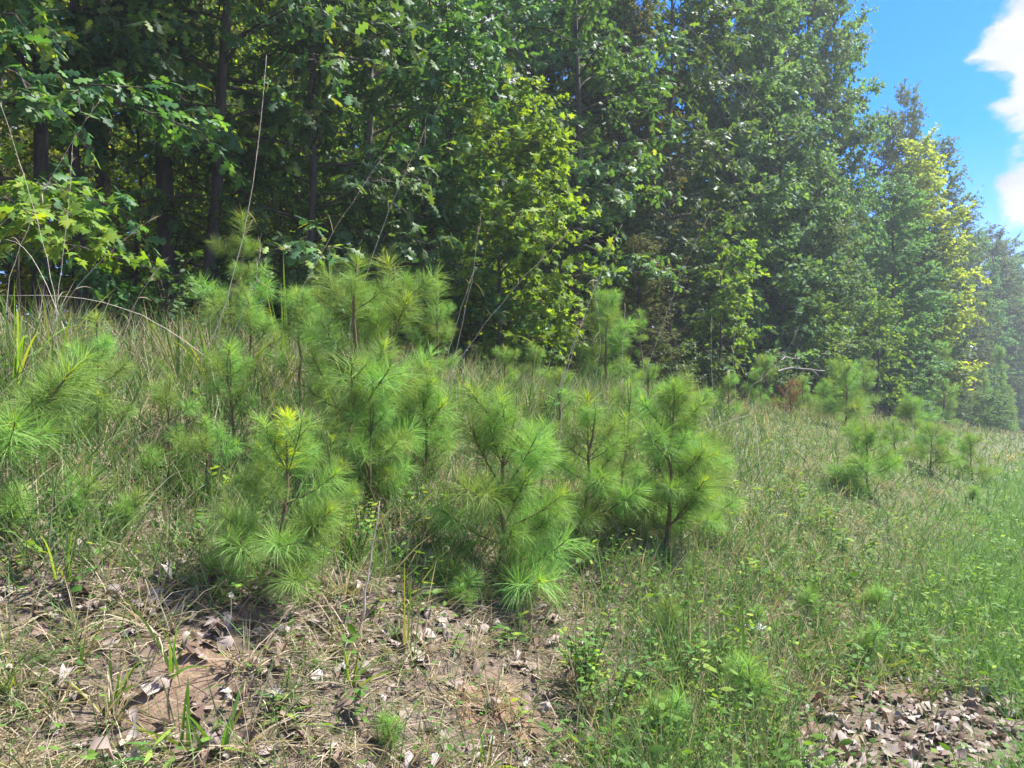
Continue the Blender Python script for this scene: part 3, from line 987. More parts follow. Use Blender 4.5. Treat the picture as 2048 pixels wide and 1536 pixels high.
PINES = [
    (690, 985, 530, 'tall open-branched pine sapling, left one of the twin pines', 1, dict(lean=(.02, 0), thin=True, whorl=.24, spread=.9, extra=((.28, 190, 0, .85), (.30, -15, 0, .9), (.2, -70, 1, .8), (.12, 0, 2, .7), (.1, 175, 2, .7)))),
    (797, 935, 535, 'tall pine sapling, right one of the twin pines with a drooping skirt', 2, dict(lean=(.02, 0), whorl=.26, spread=.9)),
    (562, 1205, 848, 'front pine sapling with a tip coloured as sunlit yellow-green', 3, dict(bright=True, spread=.95, whorl=.17, nb=(4, 5))),
    (985, 1165, 792, 'bushy pine sapling with bent stem in the centre foreground', 4, dict(lean=(.04, 0), bend=.07, spread=.95, whorl=.17, nb=(4, 6), first=.05)),
    (1170, 1090, 800, 'fine-needled pine sapling just right of the centre bushy one', 5, dict(spread=.75, whorl=.19, thin=True)),
    (1330, 1110, 785, 'bushy pine sapling, rightmost of the front cluster', 6, dict(lean=(.04, 0), spread=.9, whorl=.16, nb=(4, 6), extra=((.3, 20, 0, .7), (.25, 200, 1, .6)))),
    (1410, 1010, 800, 'smaller pine tucked behind the rightmost bushy pine', 22, dict(spread=.7, whorl=.2)),
    (1210, 752, 588, 'two-headed pine sapling standing alone on the crest', 7, dict(spread=.85, whorl=.2, nb=(4, 5), bsc=1.2, extra=((.35, -10, 0, .9),))),
    (1285, 752, 625, 'narrow second head beside the lone crest pine', 23, dict(spread=.5, whorl=.25, nb=(2, 3))),
    (452, 712, 436, 'tall back pine sapling in front of the dark trunks', 8, dict(spread=.75, whorl=.2, nb=(4, 5), lean=(.03, 0))),
    (-30, 1000, 800, 'pine sapling at the left edge with one long arm reaching right', 9, dict(spread=1.1, whorl=.22, extra=((.3, -12, 1, 1.05), (.5, 8, 1, 1.0), (.2, -40, 2, 1.0), (.35, -60, 2, .9)))),
    (200, 880, 640, 'pale low pine among tall grass left of the yellow-tipped pine', 10, dict(spread=.9, whorl=.2)),
    (300, 770, 655, 'small pine behind the grass at the left crest', 11, dict(spread=.7)),
    (470, 930, 700, 'feathery pine crowding the left side of the twin pines', 12, dict(spread=.8, thin=True)),
    (600, 850, 590, 'half-hidden pine behind the left twin', 13, dict(spread=.65, whorl=.25, thin=True)),
    (500, 780, 600, 'thin grey-green pine below the tall back pine', 14, dict(spread=.8, thin=True)),
    (880, 850, 575, 'pine tip showing at the right shoulder of the twin pines', 24, dict(spread=.6, whorl=.26, lean=(-.02, 0), thin=True)),
    (1068, 805, 690, 'small crest pine with upright tip between tall dry stalks', 15, dict(spread=.6)),
    (1010, 815, 700, 'small soft crest pine right of the twin pines', 16, dict(spread=.65)),
    (1290, 850, 730, 'low wide pine in front of the two-headed crest pine', 25, dict(spread=.9)),
    (1455, 835, 755, 'small pine on the crest right of the front cluster', 17, dict(spread=.7, bsc=1.3)),
    (1522, 800, 715, 'slim hazy pine on the crest left of the brown dead pine', 18, dict(spread=.7, bsc=1.4)),
    (1605, 805, 755, 'little pine just right of the brown dead pine', 19, dict(spread=.8, bsc=1.4)),
    (1690, 860, 735, 'pointed pine at mid slope right of the brown dead pine', 20, dict(spread=.8, bsc=1.5)),
    (1745, 1005, 850, 'dark-based pine on the open right slope, nearest the verge', 21, dict(spread=.8, whorl=.18, bsc=1.3)),
    (1790, 925, 838, 'small slim pine between two rounder pines on the right slope', 26, dict(spread=.65, bsc=1.4)),
    (1860, 945, 852, 'round pine on the right slope', 27, dict(spread=.8, bsc=1.6)),
    (1945, 962, 872, 'small upright pine by the edge of the mown verge', 28, dict(spread=.6, bsc=1.5)),
    (1885, 800, 690, 'hazy far pine at the foot of the wood', 29, dict(spread=.8, bsc=1.8)),
    (2010, 815, 700, 'tall hazy pine at the right picture edge', 30, dict(spread=.9, nb=(4, 6), bsc=1.7)),
    (1965, 815, 735, 'hazy pine left of the tall one at the right edge', 31, dict(spread=.9, bsc=1.4)),
    (1582, 850, 752, 'dead pine sapling with rust-brown needles', 32, dict(dead=True, spread=.8)),
    (415, 1010, 840, 'low pine at the left shoulder of the yellow-tipped pine', 33, dict(spread=.9)),
    (650, 1060, 880, 'drooping pine skirt between the yellow-tipped pine and the left twin', 34, dict(spread=.9)),
    (745, 1030, 800, 'low spreading pine at the foot of the twin pines', 35, dict(spread=.95)),
    (850, 960, 740, 'feathery pine at the right foot of the right twin', 36, dict(spread=.8, thin=True)),
    (1085, 1050, 850, 'pine squeezed between the centre pine and the fine-needled one', 37, dict(spread=.8)),
    (1245, 1030, 840, 'pine filling the gap left of the rightmost bushy pine', 38, dict(spread=.85)),
    (1260, 930, 770, 'soft pine behind the fine-needled pine', 39, dict(spread=.8, thin=True)),
    (1400, 1080, 880, 'low pine leaning on the right side of the rightmost bushy pine', 40, dict(spread=.9)),
    (1120, 880, 745, 'faint pine behind the centre pine', 41, dict(spread=.8, thin=True)),
    (340, 930, 760, 'grey-green pine in tall grass left of the twin pines', 42, dict(spread=.8, thin=True)),
    (110, 900, 740, 'feathery low pine right of the left-edge grass clump', 43, dict(spread=.9, thin=True)),
    (1650, 830, 760, 'small pine just behind the pointed slope pine', 44, dict(spread=.8, bsc=1.3)),
    (1830, 880, 800, 'small hazy pine above the round slope pine', 45, dict(spread=.8, bsc=1.6)),
    (1720, 800, 720, 'hazy pine at the crest right of the fallen branch', 46, dict(spread=.8, bsc=1.6)),
]
PINE_POS = []
for bx, by, ty, lab, sd, kw in PINES:
    p, H = pine_px(bx, by, ty, lab, 500 + sd, **kw)
    PINE_POS.append((p, H, lab))

def seedling(px, py, H, seed, label):
    p = ground_px(px, py)
    g = np.random.default_rng(seed)
    o = thing('pine_seedling', p, label, 'pine seedling')
    b = Bag()
    b.add(*tube(np.array([(0, 0, -.03), (.005, 0, H * .3), (0, .005, H * .5)]), [.005, .004, .003], 5))
    obj('stem', b.mesh('stem', M['pine_bark']), o)
    branch(o, ('seed', int(g.integers(0, 2))), (0, 0, H * .12), 0, H / .26)
    az = g.uniform(0, 6)
    for j in range(int(g.integers(2, 6))):
        az += 1.5 + g.normal(0, .6)
        branch(o, ('seedb', j % 2), (0, 0, H * g.uniform(.05, .45)), az, H / .24 * g.uniform(.55, 1.2))

for px, py, H, lab in [
    (1615, 1255, .24, 'fluffy pine seedling on the right slope above the arching blades'),
    (1745, 1250, .22, 'fluffy pine seedling, upper one of two by the leaf patch'),
    (1735, 1345, .22, 'fluffy pine seedling, lower one of two by the leaf patch'),
    (1500, 1450, .30, 'wide fluffy pine seedling beside the leaf patch at bottom right'),
    (1340, 1290, .20, 'small pine seedling among pale dry grass'),
    (1330, 1500, .2, 'pine seedling at the bottom edge right of centre'),
    (1510, 1270, .14, 'tiny pine seedling right beside the pale plastic scrap'),
    (10, 1090, .20, 'yellow-green pine seedling cut by the left edge'),
    (140, 1070, .26, 'thin pine seedling over bare leaf litter at left'),
    (305, 975, .2, 'little pine seedling left of the yellow-tipped pine'),
    (370, 1000, .2, 'pine seedling touching the yellow-tipped pine on its left'),
    (250, 1090, .2, 'sparse pine seedling above the tan bare soil'),
    (1165, 1150, .16, 'round pine seedling at the right foot of the centre pine'),
    (925, 1240, .18, 'dark pine seedling under the centre pine'),
    (780, 1530, .12, 'bright tiny pine seedling at the bottom edge'),
    (1945, 1010, .3, 'pine seedling at the verge below the small upright pine'),
]:
    seedling(px, py, H, px * 3 + py, lab)

# ------------------------------------------------------------------ tall dry stalks
def stalk(pts_px, Y0, label, r=.0028, Y1=None, name='dry_stalk', head=True):
    """a stalk drawn through pixels, base first, standing at forward distance Y0"""
    n = len(pts_px)
    Y1 = Y1 or Y0
    P = np.array([lift(x, y, Y0 + (Y1 - Y0) * i / (n - 1)) for i, (x, y) in enumerate(pts_px)])
    t = np.linspace(0, 1, n)
    tt = np.linspace(0, 1, 14)
    if n >= 3:
        Q = np.stack([np.polyval(np.polyfit(t, P[:, k], 2 if n == 3 else 3), tt) for k in range(3)], -1)
    else:
        Q = np.stack([np.interp(tt, t, P[:, k]) for k in range(3)], -1)
    gz = hz(Q[0][0], Q[0][1])
    Q[:, 2] = np.maximum(Q[:, 2], [hz(q[0], q[1]) - .02 for q in Q])
    if Q[0][2] > gz:
        d = Q[0] - Q[1]
        d = d / np.linalg.norm(d)
        Q = np.vstack([[Q[0][0] + d[0] * .1, Q[0][1] + d[1] * .1, gz - .03], Q])
    gk = np.random.default_rng(int(abs(pts_px[-1][0]) * 3 + pts_px[-1][1]))
    Q[2:-1] += gk.normal(0, .004, Q[2:-1].shape)
    base = Vector(Q[0])
    o = thing(name, base, label, 'dry stalk')
    b = Bag()
    b.add(*tube(Q - Q[0], r * np.linspace(1.2, .45, len(Q)), 5))
    obj('stem', b.mesh('stem', M['dry_stem']), o)
    if head:
        g = np.random.default_rng(int(abs(pts_px[0][0]) * 7 + 3))
        for j in range(3):
            V, F, m = strips((Q[3 + 3 * j] - Q[0])[None], g.normal(0, .7, (1, 3)) + np.array([[0, 0, .5]]), [g.uniform(.08, .2)], .006, [g.uniform(.8, 1.8)], 5)
            obj('dry_leaf', new_mesh('dry_leaf', V, F, M['grass'], rnd=np.full(len(V), .85)), o)
        k = 26
        a = g.uniform(.76, 1, k)
        P = np.stack([np.interp(a, np.linspace(0, 1, len(Q)), Q[:, j] - Q[0][j]) for j in range(3)], -1)
        D = norm(Q[-1] - Q[-3])[None] + g.normal(0, .3, (k, 3))
        V, F, m = strips(P, D, g.uniform(.02, .07, k), .003, .3, 2)
        bb = Bag()
        bb.add(V, F, 0, np.repeat(g.uniform(.75, 1, k), m))
        tag(obj('seed_head', bb.mesh('seed_head', M['grass']), o), kind='stuff')
    return o

ST = [
    ([(112, 690), (90, 500), (0, 205)], 5.2, 'pale dry stalk rising to the upper left edge, curving left'),
    ([(10, 640), (60, 440), (200, 200)], 5.3, 'dry stalk leaning right across the leftmost dark trunk'),
    ([(60, 720), (180, 545), (308, 436)], 5.2, 'dry stalk leaning far right across the low oak leaves at left'),
    ([(105, 660), (130, 470), (145, 290)], 5.6, 'thin dry stalk against the second dark trunk'),
    ([(240, 730), (265, 620), (330, 520)], 5.4, 'short bent dry stalk left of the tall back pine'),
    ([(393, 735), (480, 500), (533, 110)], 5.4, 'very tall dry stalk crossing the tall back pine'),
    ([(430, 720), (500, 590), (520, 480)], 5.5, 'thin stalk beside the tall back pine, ending in pale tufts'),
    ([(555, 690), (640, 510), (767, 313)], 5.6, 'dry stalk leaning right from between the left twin pine and the back pine'),
    ([(700, 650), (760, 470), (849, 260)], 5.8, 'dry stalk rising from behind the left twin pine'),
    ([(895, 760), (935, 600), (962, 427)], 6.2, 'upright dry stalk at the right shoulder of the twin pines'),
    ([(905, 740), (1010, 600), (1135, 465)], 6.2, 'thin dark stalk leaning far right over the dark oak foot'),
    ([(885, 750), (915, 640), (948, 540)], 6.3, 'short dry stalk close to the right twin pine'),
    ([(1112, 790), (1180, 600), (1245, 448)], 6.8, 'strong pale stalk curving right, left of the two-headed pine'),
    ([(1125, 770), (1150, 690), (1165, 640)], 6.8, 'short stalk at the foot of the strong curved stalk'),
    ([(1275, 800), (1350, 580), (1418, 431)], 7.4, 'pale dry stalk leaning right past the two-headed pine'),
    ([(1180, 780), (1200, 690), (1186, 560)], 6.9, 'straight thin stalk just left of the two-headed pine'),
    ([(1240, 800), (1245, 700), (1250, 610)], 7.2, 'thin stalk in front of the two-headed pine'),
    ([(1425, 770), (1422, 700), (1424, 640)], 8.6, 'vertical thin stalk on the crest before dark trees'),
    ([(1470, 760), (1468, 690), (1480, 610)], 9, 'vertical thin stalk left of the slim hazy pine'),
    ([(1500, 775), (1560, 720), (1600, 650)], 9.5, 'leaning thin stalk by the pale fallen branch'),
    ([(1570, 790), (1630, 720), (1700, 680)], 10, 'stalk leaning right over the pale fallen branch'),
    ([(1825, 790), (1828, 730), (1832, 660)], 14, 'vertical stalk on the far crest at right'),
    ([(1868, 800), (1872, 750), (1878, 690)], 14, 'vertical stalk next to the hazy far pine'),
    ([(722, 1280), (740, 1130), (759, 1003)], 3.35, 'broken pale stick standing in the foreground left of centre'),
    ([(1510, 830), (1420, 860), (1330, 930)], 7, 'long thin stalk bowing left over the right end of the front pines'),
]
for pts, Y, lab in ST:
    stalk(pts, Y, lab, r=.0034 if 'strong' in lab or 'very tall' in lab else (.005 if 'stick' in lab else .0022), head='stick' not in lab)
stalk([(420, 720), (300, 640), (180, 600), (-20, 590)], 5.0, 'long dry cane arching level over the grass at left', r=.0025, name='dry_cane', Y1=4.6, head=False)
stalk([(150, 760), (90, 560), (20, 480), (-30, 520)], 5.1, 'grey bent twig hanging at the left edge', r=.0025, name='dry_twig', head=False)

# fallen pale branch on the crest
def log(px0, px1, Y0, Y1, r, label):
    a, b_ = lift(*px0, Y0), lift(*px1, Y1)
    n = 8
    f = np.linspace(0, 1, n)[:, None]
    Q = np.array(a) * (1 - f) + np.array(b_) * f
    Q[:, 2] += .06 * np.sin(f[:, 0] * 5) * .5
    g = np.random.default_rng(int(px0[0]))
    Q += g.normal(0, .012, Q.shape)
    o = thing('fallen_branch', Vector(Q[0]), label, 'branch')
    b = Bag()
    b.add(*tube(Q - Q[0], r * np.linspace(1, .45, n), 7))
    obj('stem', b.mesh('stem', M['dead_wood']), o)
    for j in (3, 5):
        d = norm(g.normal(size=3) + np.array([0, 0, .6]))
        bb = Bag()
        bb.add(*tube(np.array([Q[j] - Q[0] + d * .45 * x for x in (0, .5, 1)]), [r * .5, r * .3, r * .12], 5))
        obj('side_branch', bb.mesh('side_branch', M['dead_wood']), o)

log((1555, 742), (1650, 736), 12.5, 13, .018, 'pale broken branch lying on the crest below the right-hand trees')
log((1560, 722), (1600, 712), 12.8, 13.4, .012, 'thinner bleached branch propped above the pale broken one')

# ------------------------------------------------------------------ broad-bladed grass clumps
def blade_clump(px, py, n, L, label, W=.014, spread=.5, droop=.7, seed=None, lean=(0, 0), mat='blade'):
    p = ground_px(px, py)
    g = np.random.default_rng(seed or int(px * 5 + py))
    o = thing('grass_clump', p, label, 'grass')
    for i in range(n):
        d = np.array([g.normal(lean[0], spread), g.normal(lean[1], spread), 1.0])
        pos = np.array([[g.normal(0, .02), g.normal(0, .02), -.02]])
        l = L * (1.35 if py < 900 else 1.1) * g.uniform(.6, 1.1)
        V, F, k = strips(pos, d[None], [l], [W * 1.3 * g.uniform(.7, 1.2)], [droop * g.uniform(.4, 1.6)], 7,
                         side=norm(np.cross(d[None], np.array([[g.normal(0, .5), 1, g.normal(0, .3)]]))))
        obj('blade', new_mesh('blade', V, F, M[mat], rnd=np.full(len(V), g.uniform(0, 1))), o)

for a in [
    (30, 830, 26, .75, 'large yellow-green grass clump with long arching blades at left edge', .013, .5, 1.0),
    (110, 810, 10, .55, 'yellow-green grass clump right beside the large one at the left edge', .012, .4, .9),
    (355, 790, 10, .46, 'broad-bladed grass clump in the gap left of the twin pines', .013, .3, .7),
    (425, 800, 9, .52, 'broad grass clump with upright yellow-green blades left of the twin pines', .015, .28, .6),
    (480, 805, 8, .48, 'bent yellow-green grass blades nearest the feathery pine', .014, .4, .9),
    (545, 800, 8, .46, 'broad grass blades just below the half-hidden pine', .013, .35, .7),
    (575, 770, 5, .95, 'tall upright grass blades sticking up left of the left twin pine', .013, .12, .2),
    (925, 860, 4, .36, 'single broad upright grass blade right of the twin pines', .014, .1, .3),
    (1050, 850, 5, .4, 'thin upright grass blades between the two small crest pines', .012, .18, .3),
    (1100, 880, 5, .4, 'arching grass blade before the small upright-tipped pine', .013, .35, .7),
    (905, 1060, 3, .34, 'yellow-green blade hanging in the gap left of the centre pine', .011, .2, .6),
    (345, 1375, 6, .33, 'arching grass blades growing from the tan bare soil', .008, .55, .9),
    (215, 1450, 7, .22, 'upright short grass blades in dead leaves at lower left', .010, .4, .5),
    (165, 1345, 4, .2, 'few thin blades above the short upright ones at lower left', .007, .3, .4),
    (20, 1400, 12, .17, 'low green grass tuft at the left edge', .007, .6, .8),
    (370, 1530, 6, .26, 'long green blades crossing at the bottom edge, left', .011, .45, .6),
    (440, 1530, 5, .24, 'upright green blades beside the rosette at the bottom', .013, .3, .4),
    (135, 1160, 6, .28, 'drooping blue-green grass blades over leaf litter at left', .008, .6, 1.1),
    (690, 1150, 6, .42, 'upright green blades between the yellow-tipped pine and the broken stick', .008, .1, .25),
    (815, 1330, 4, .4, 'upright thin grass blades below the centre gap', .007, .08, .15),
    (700, 1390, 16, .22, 'fine green and straw tuft in the centre foreground', .005, .5, .8),
    (1200, 1530, 6, .16, 'bright wide grass blades at the bottom edge right of centre', .016, .6, .8),
    (975, 1530, 7, .14, 'spiky yellow-green blades at the bottom edge in the centre', .010, .6, .5),
    (1500, 1400, 3, .5, 'tall single grass blade rising by the wide fluffy seedling', .016, .15, .25),
    (1380, 1500, 9, .34, 'arching green blades left of the leaf patch', .009, .6, .9),
    (1560, 1450, 6, .4, 'arching blades over the wide fluffy seedling', .008, .6, .9),
    (1480, 1530, 4, .14, 'curled wide blade at the bottom edge near the leaf patch', .018, .5, 1.2),
    (1350, 1075, 4, .3, 'pale arching blade below the rightmost bushy pine', .012, .7, 1.2),
    (1840, 1400, 14, .26, 'grass tuft standing in the leaf patch at bottom right', .005, .45, .7),
    (1960, 1330, 18, .28, 'green grass tuft at the right of the leaf patch', .006, .5, .8),
]:
    blade_clump(*a[:5], W=a[5], spread=a[6], droop=a[7])

# ------------------------------------------------------------------ leafy weeds
def weed(px, py, H, n, label, tpl=OVATE, size=.04, nst=1, mat='weed', seed=None, spread=.25, name='weed', cat='weed', loc=None):
    p = loc or ground_px(px, py)
    g = np.random.default_rng(seed or int(px * 7 + py * 3))
    o = thing(name, p, label, cat)
    lm = leaf_meshes(mat + str(id(tpl)), tpl, M[mat])
    for s in range(nst):
        d = np.array([g.normal(0, spread), g.normal(0, spread), 1])
        bend = g.normal(0, .25, 2)
        f = np.linspace(0, 1, 6)[:, None]
        Q = np.array([[g.normal(0, .02), g.normal(0, .02), -.02]]) + d * H * g.uniform(.7, 1.1) * f
        Q[:, :2] += bend * H * f ** 2
        b = Bag()
        b.add(*tube(Q, np.linspace(.0028, .0012, 6) * (1 + H), 4))
        st_o = obj('stem', b.mesh('stem', M['twig']), o)
        az = g.uniform(0, 6.28)
        for i in range(n):
            a = .2 + .8 * (i + 1) / n
            q = np.array([np.interp(a, f[:, 0], Q[:, k]) for k in range(3)])
            az += 2.4
            y = np.array([math.cos(az), math.sin(az), g.uniform(-.1, .7)])
            Rm = frames(y[None], np.array([[g.normal(0, .3), g.normal(0, .3), 1]]))[0]
            l = obj('leaf', lm[g.integers(0, len(lm))], st_o)
            l.matrix_basis = Matrix.Translation(q) @ Matrix(Rm.tolist()).to_4x4() @ Matrix.Scale(size * g.uniform(.7, 1.25), 4)
    return o

W_ = [
    (1175, 1400, .33, 16, 'bright leafy weed cluster right of bottom centre', OVATE, .048, 10),
    (1215, 1440, .28, 14, 'darker leafy weed at the right of the bright weed cluster', OVATE, .042, 7),
    (1140, 1350, .18, 10, 'small-leaved weed above the bright weed cluster', OVATE, .03, 4),
    (715, 1130, .3, 16, 'round-leaved bush between the yellow-tipped pine and the broken stick', OVATE, .045, 8),
    (760, 1080, .2, 12, 'dark small-leaved weed behind the broken stick', OVATE, .03, 5),
    (820, 1200, .22, 6, 'upright weed with long dark green leaves in the centre gap', OVATE, .075, 1),
    (750, 1240, .12, 6, 'pointed-leaf weed below the broken stick', NARROW, .07, 2),
    (660, 1290, .12, 7, 'pointed-leaf weed left of the broken stick base', NARROW, .07, 2),
    (610, 1320, .14, 10, 'feathery upright weed below the yellow-tipped pine', NARROW, .06, 1),
    (560, 1450, .05, 12, 'flat weed rosette with long leaves in the foreground', NARROW, .12, 1),
    (540, 1440, .09, 6, 'lobed green weed standing in the flat rosette', OAK, .06, 1),
    (440, 1500, .12, 5, 'broad-leaf seedling at the bottom edge left of the rosette', OVATE, .08, 1),
    (290, 1535, .08, 8, 'dark leafy weed cut by the bottom edge at left', NARROW, .1, 1),
    (115, 1190, .14, 4, 'two-leaved seedling on the leaf litter at left', OVATE, .075, 1),
    (215, 1085, .12, 4, 'small heart-leaved seedling left of the yellow-tipped pine', OVATE, .07, 1),
    (430, 1220, .1, 6, 'small weed left of the lowest pine branch', OVATE, .05, 2),
    (1010, 1290, .08, 5, 'heart-leaved weed under the centre pine', OVATE, .06, 2),
    (1030, 1260, .08, 6, 'small weed just behind the heart-leaved one under the centre pine', OVATE, .05, 2),
    (905, 1310, .1, 7, 'tiny weed with yellowing leaves in the centre foreground', OVATE, .04, 2),
    (1085, 870, .45, 7, 'sapling with big round leaves behind the centre pine', OVATE, .11, 2),
    (1170, 960, .22, 8, 'weed with glossy yellow-green leaves right of the centre pine', OVATE, .075, 2),
    (1130, 990, .5, 4, 'thin bare dark sapling stem right of the centre pine', OVATE, .05, 1),
    (1680, 1130, .34, 10, 'bright light-green weed on the right slope', OVATE, .085, 3),
    (1660, 1080, .34, 10, 'bright weed above the other bright weed on the right slope', OVATE, .08, 3),
    (1735, 1120, .32, 9, 'light green weed right of the bright pair on the slope', OVATE, .08, 2),
    (1760, 1190, .12, 5, 'large-lobed light leaf weed near the mown verge', OAK, .12, 1),
    (1600, 1310, .14, 5, 'weed with two pale yellow leaves by the leaf patch', OVATE, .09, 1),
    (1340, 1330, .14, 8, 'yellow-green three-leaf weed left of the plastic scrap', OVATE, .05, 3),
    (1350, 1400, .3, 12, 'leafy weed above the arching blades', OVATE, .04, 5),
    (1560, 1500, .12, 9, 'small weed at the left border of the leaf patch', OVATE, .04, 4),
    (1450, 1240, .12, 8, 'clover-like weed on the slope under the rightmost front pine', OVATE, .035, 4),
    (1480, 990, .2, 8, 'dark-leaved weed right of the rightmost front pine', OVATE, .07, 2),
    (1530, 1060, .2, 6, 'weed with paired green leaves in pale grass', OVATE, .07, 2),
    (1950, 1250, .14, 6, 'light green weed in the verge grass', OVATE, .07, 2),
    (1870, 1180, .16, 7, 'pale weed at the border of the verge', OVATE, .06, 3),
    (1410, 1180, .12, 7, 'yellowing weed at the foot of the rightmost front pine', OVATE, .05, 3),
    (1250, 1240, .1, 6, 'small weed on pale straw right of the centre pine', OVATE, .05, 3),
    (870, 1130, .14, 9, 'dark weed left of the centre pine foot', OVATE, .045, 4),
    (840, 1060, .2, 10, 'narrow-leaved dark weed in the gap left of the centre pine', NARROW, .07, 5),
]
for px, py, H, n, lab, tpl, size, nst in W_:
    weed(px, py, H, n, lab, tpl, size, nst)
for px, py, H, lab in [(95, 735, .3, 'yellow-flowered weed in the grass at the left edge'), (1925, 850, .5, 'yellow vine sprays at the foot of the dark round bush'),
                       (2020, 930, .5, 'yellow bramble arch at the right picture edge'), (1770, 800, .5, 'pale yellow sprig on the far slope')]:
    weed(px, py, H, 12, lab, OVATE, .05 if px < 1000 else .07, 3 if px < 1000 else 6, 'weed_yellow', spread=.6)

def shrub(loc, H, label, mat, tpl, lsize, seed, nl=26, rad=.6, base=.1):
    lib = library_tree('shrub', seed, (M['twig'], M[mat]), tpl=tpl, H=H, r0=.018, base=base, prof=crown_prof(rad, .7, .5), nlimb=nl, lsize=lsize, twig_per_m=11,
                       leaves_per_twig=10, elev=(15, 55), twig_len=(.12, .35), wander=.15)
    o = thing('shrub', loc, label, 'shrub')
    obj('stem', lib[0], o)
    tag(obj('foliage', lib[1], o), kind='stuff')

shrub(ground_px(960, 745), 1.15, 'light narrow-leaved shrub on the crest right of the twin pines', 'weed', NARROW, .075, 801, 24, .42)
shrub(on_s(1980, 5.6), 2.0, 'dark round bush on the far crest near the right edge', 'gum', RHOMB, .12, 802, 40, 1.3)
shrub(on_s(330, 8.6), .9, 'low dark leafy shrub at the foot of the left trunks', 'oak', OVATE, .09, 803, 20, .6)
shrub(on_s(1350, 7.6), 1.2, 'dark low shrub on the crest right of the lone pine', 'oak', OVATE, .08, 804, 30, .8)
shrub(on_s(1560, 7.4), 1.3, 'green shrub behind the slim hazy pine', 'gum', OVATE, .09, 805, 34, .9)
shrub(on_s(1690, 7.2), 1.4, 'light green shrub behind the pointed slope pine', 'gum', OVATE, .1, 806, 34, 1.0)
shrub(on_s(1820, 7.0), 1.9, 'green shrub below the golden tree', 'gum', RHOMB, .13, 807, 34, 1.3)
shrub(on_s(1045, 8.0), 1.3, 'dark holly-like shrub under the bright maple', 'oak', OVATE, .09, 808, 34, .7)
shrub(on_s(640, 8.4), 1.1, 'dark leafy shrub behind the left twin pine', 'oak', OVATE, .09, 809, 30, .7)
shrub(on_s(500, 8.8), 1.0, 'dim shrub right of the tall back pine', 'oak', OVATE, .09, 810, 24, .7)

# ------------------------------------------------------------------ overhead wires
wire_m = bark_mat('wire', (.10, .10, .10), (.16, .16, .16))
for i, (s, h0, lab) in enumerate([(6.6, 10.6, 'overhead wire, leftmost of three in front of the trees'), (6.9, 11.3, 'overhead wire, middle one of three in front of the trees'),
                                  (6.2, 12.6, 'overhead wire, rightmost of three in front of the trees')]):
    tt = np.linspace(-10, 62, 40)
    zz = h0 - 2.6 * (1 - ((tt - 26) / 36) ** 2)
    X, Y = xy(s + .03 * tt, tt)
    b = Bag()
    b.add(*tube(np.stack([X, Y, zz + 1], -1), .008, 5))
    tag(obj('overhead_wire', b.mesh('overhead_wire', wire_m)), lab, 'wire')

# ------------------------------------------------------------------ grass, straw and litter
def polar(n, r0, r1, a0=-44, a1=46):
    r = np.exp(rng.uniform(math.log(r0), math.log(r1), n))
    a = np.radians(rng.uniform(a0, a1, n))
    return r * np.sin(a), r * np.cos(a), r

def patch_noise(x, y, k=1.0, ph=0.0):
    return (np.sin(2.1 * k * x + 1.3 * k * y + ph) + np.sin(-1.7 * k * x + 2.6 * k * y + 2 + ph) + np.sin(4.3 * k * x - 3.1 * k * y + ph * 2) * .6 +
            np.sin(7.7 * k * x + 6.1 * k * y) * .5) / 3.1

def litter_patch(px, py):
    """soft membership of the bare leaf patch at lower right"""
    return ((px - 1830) / 230) ** 2 + ((py - 1500) / 115) ** 2

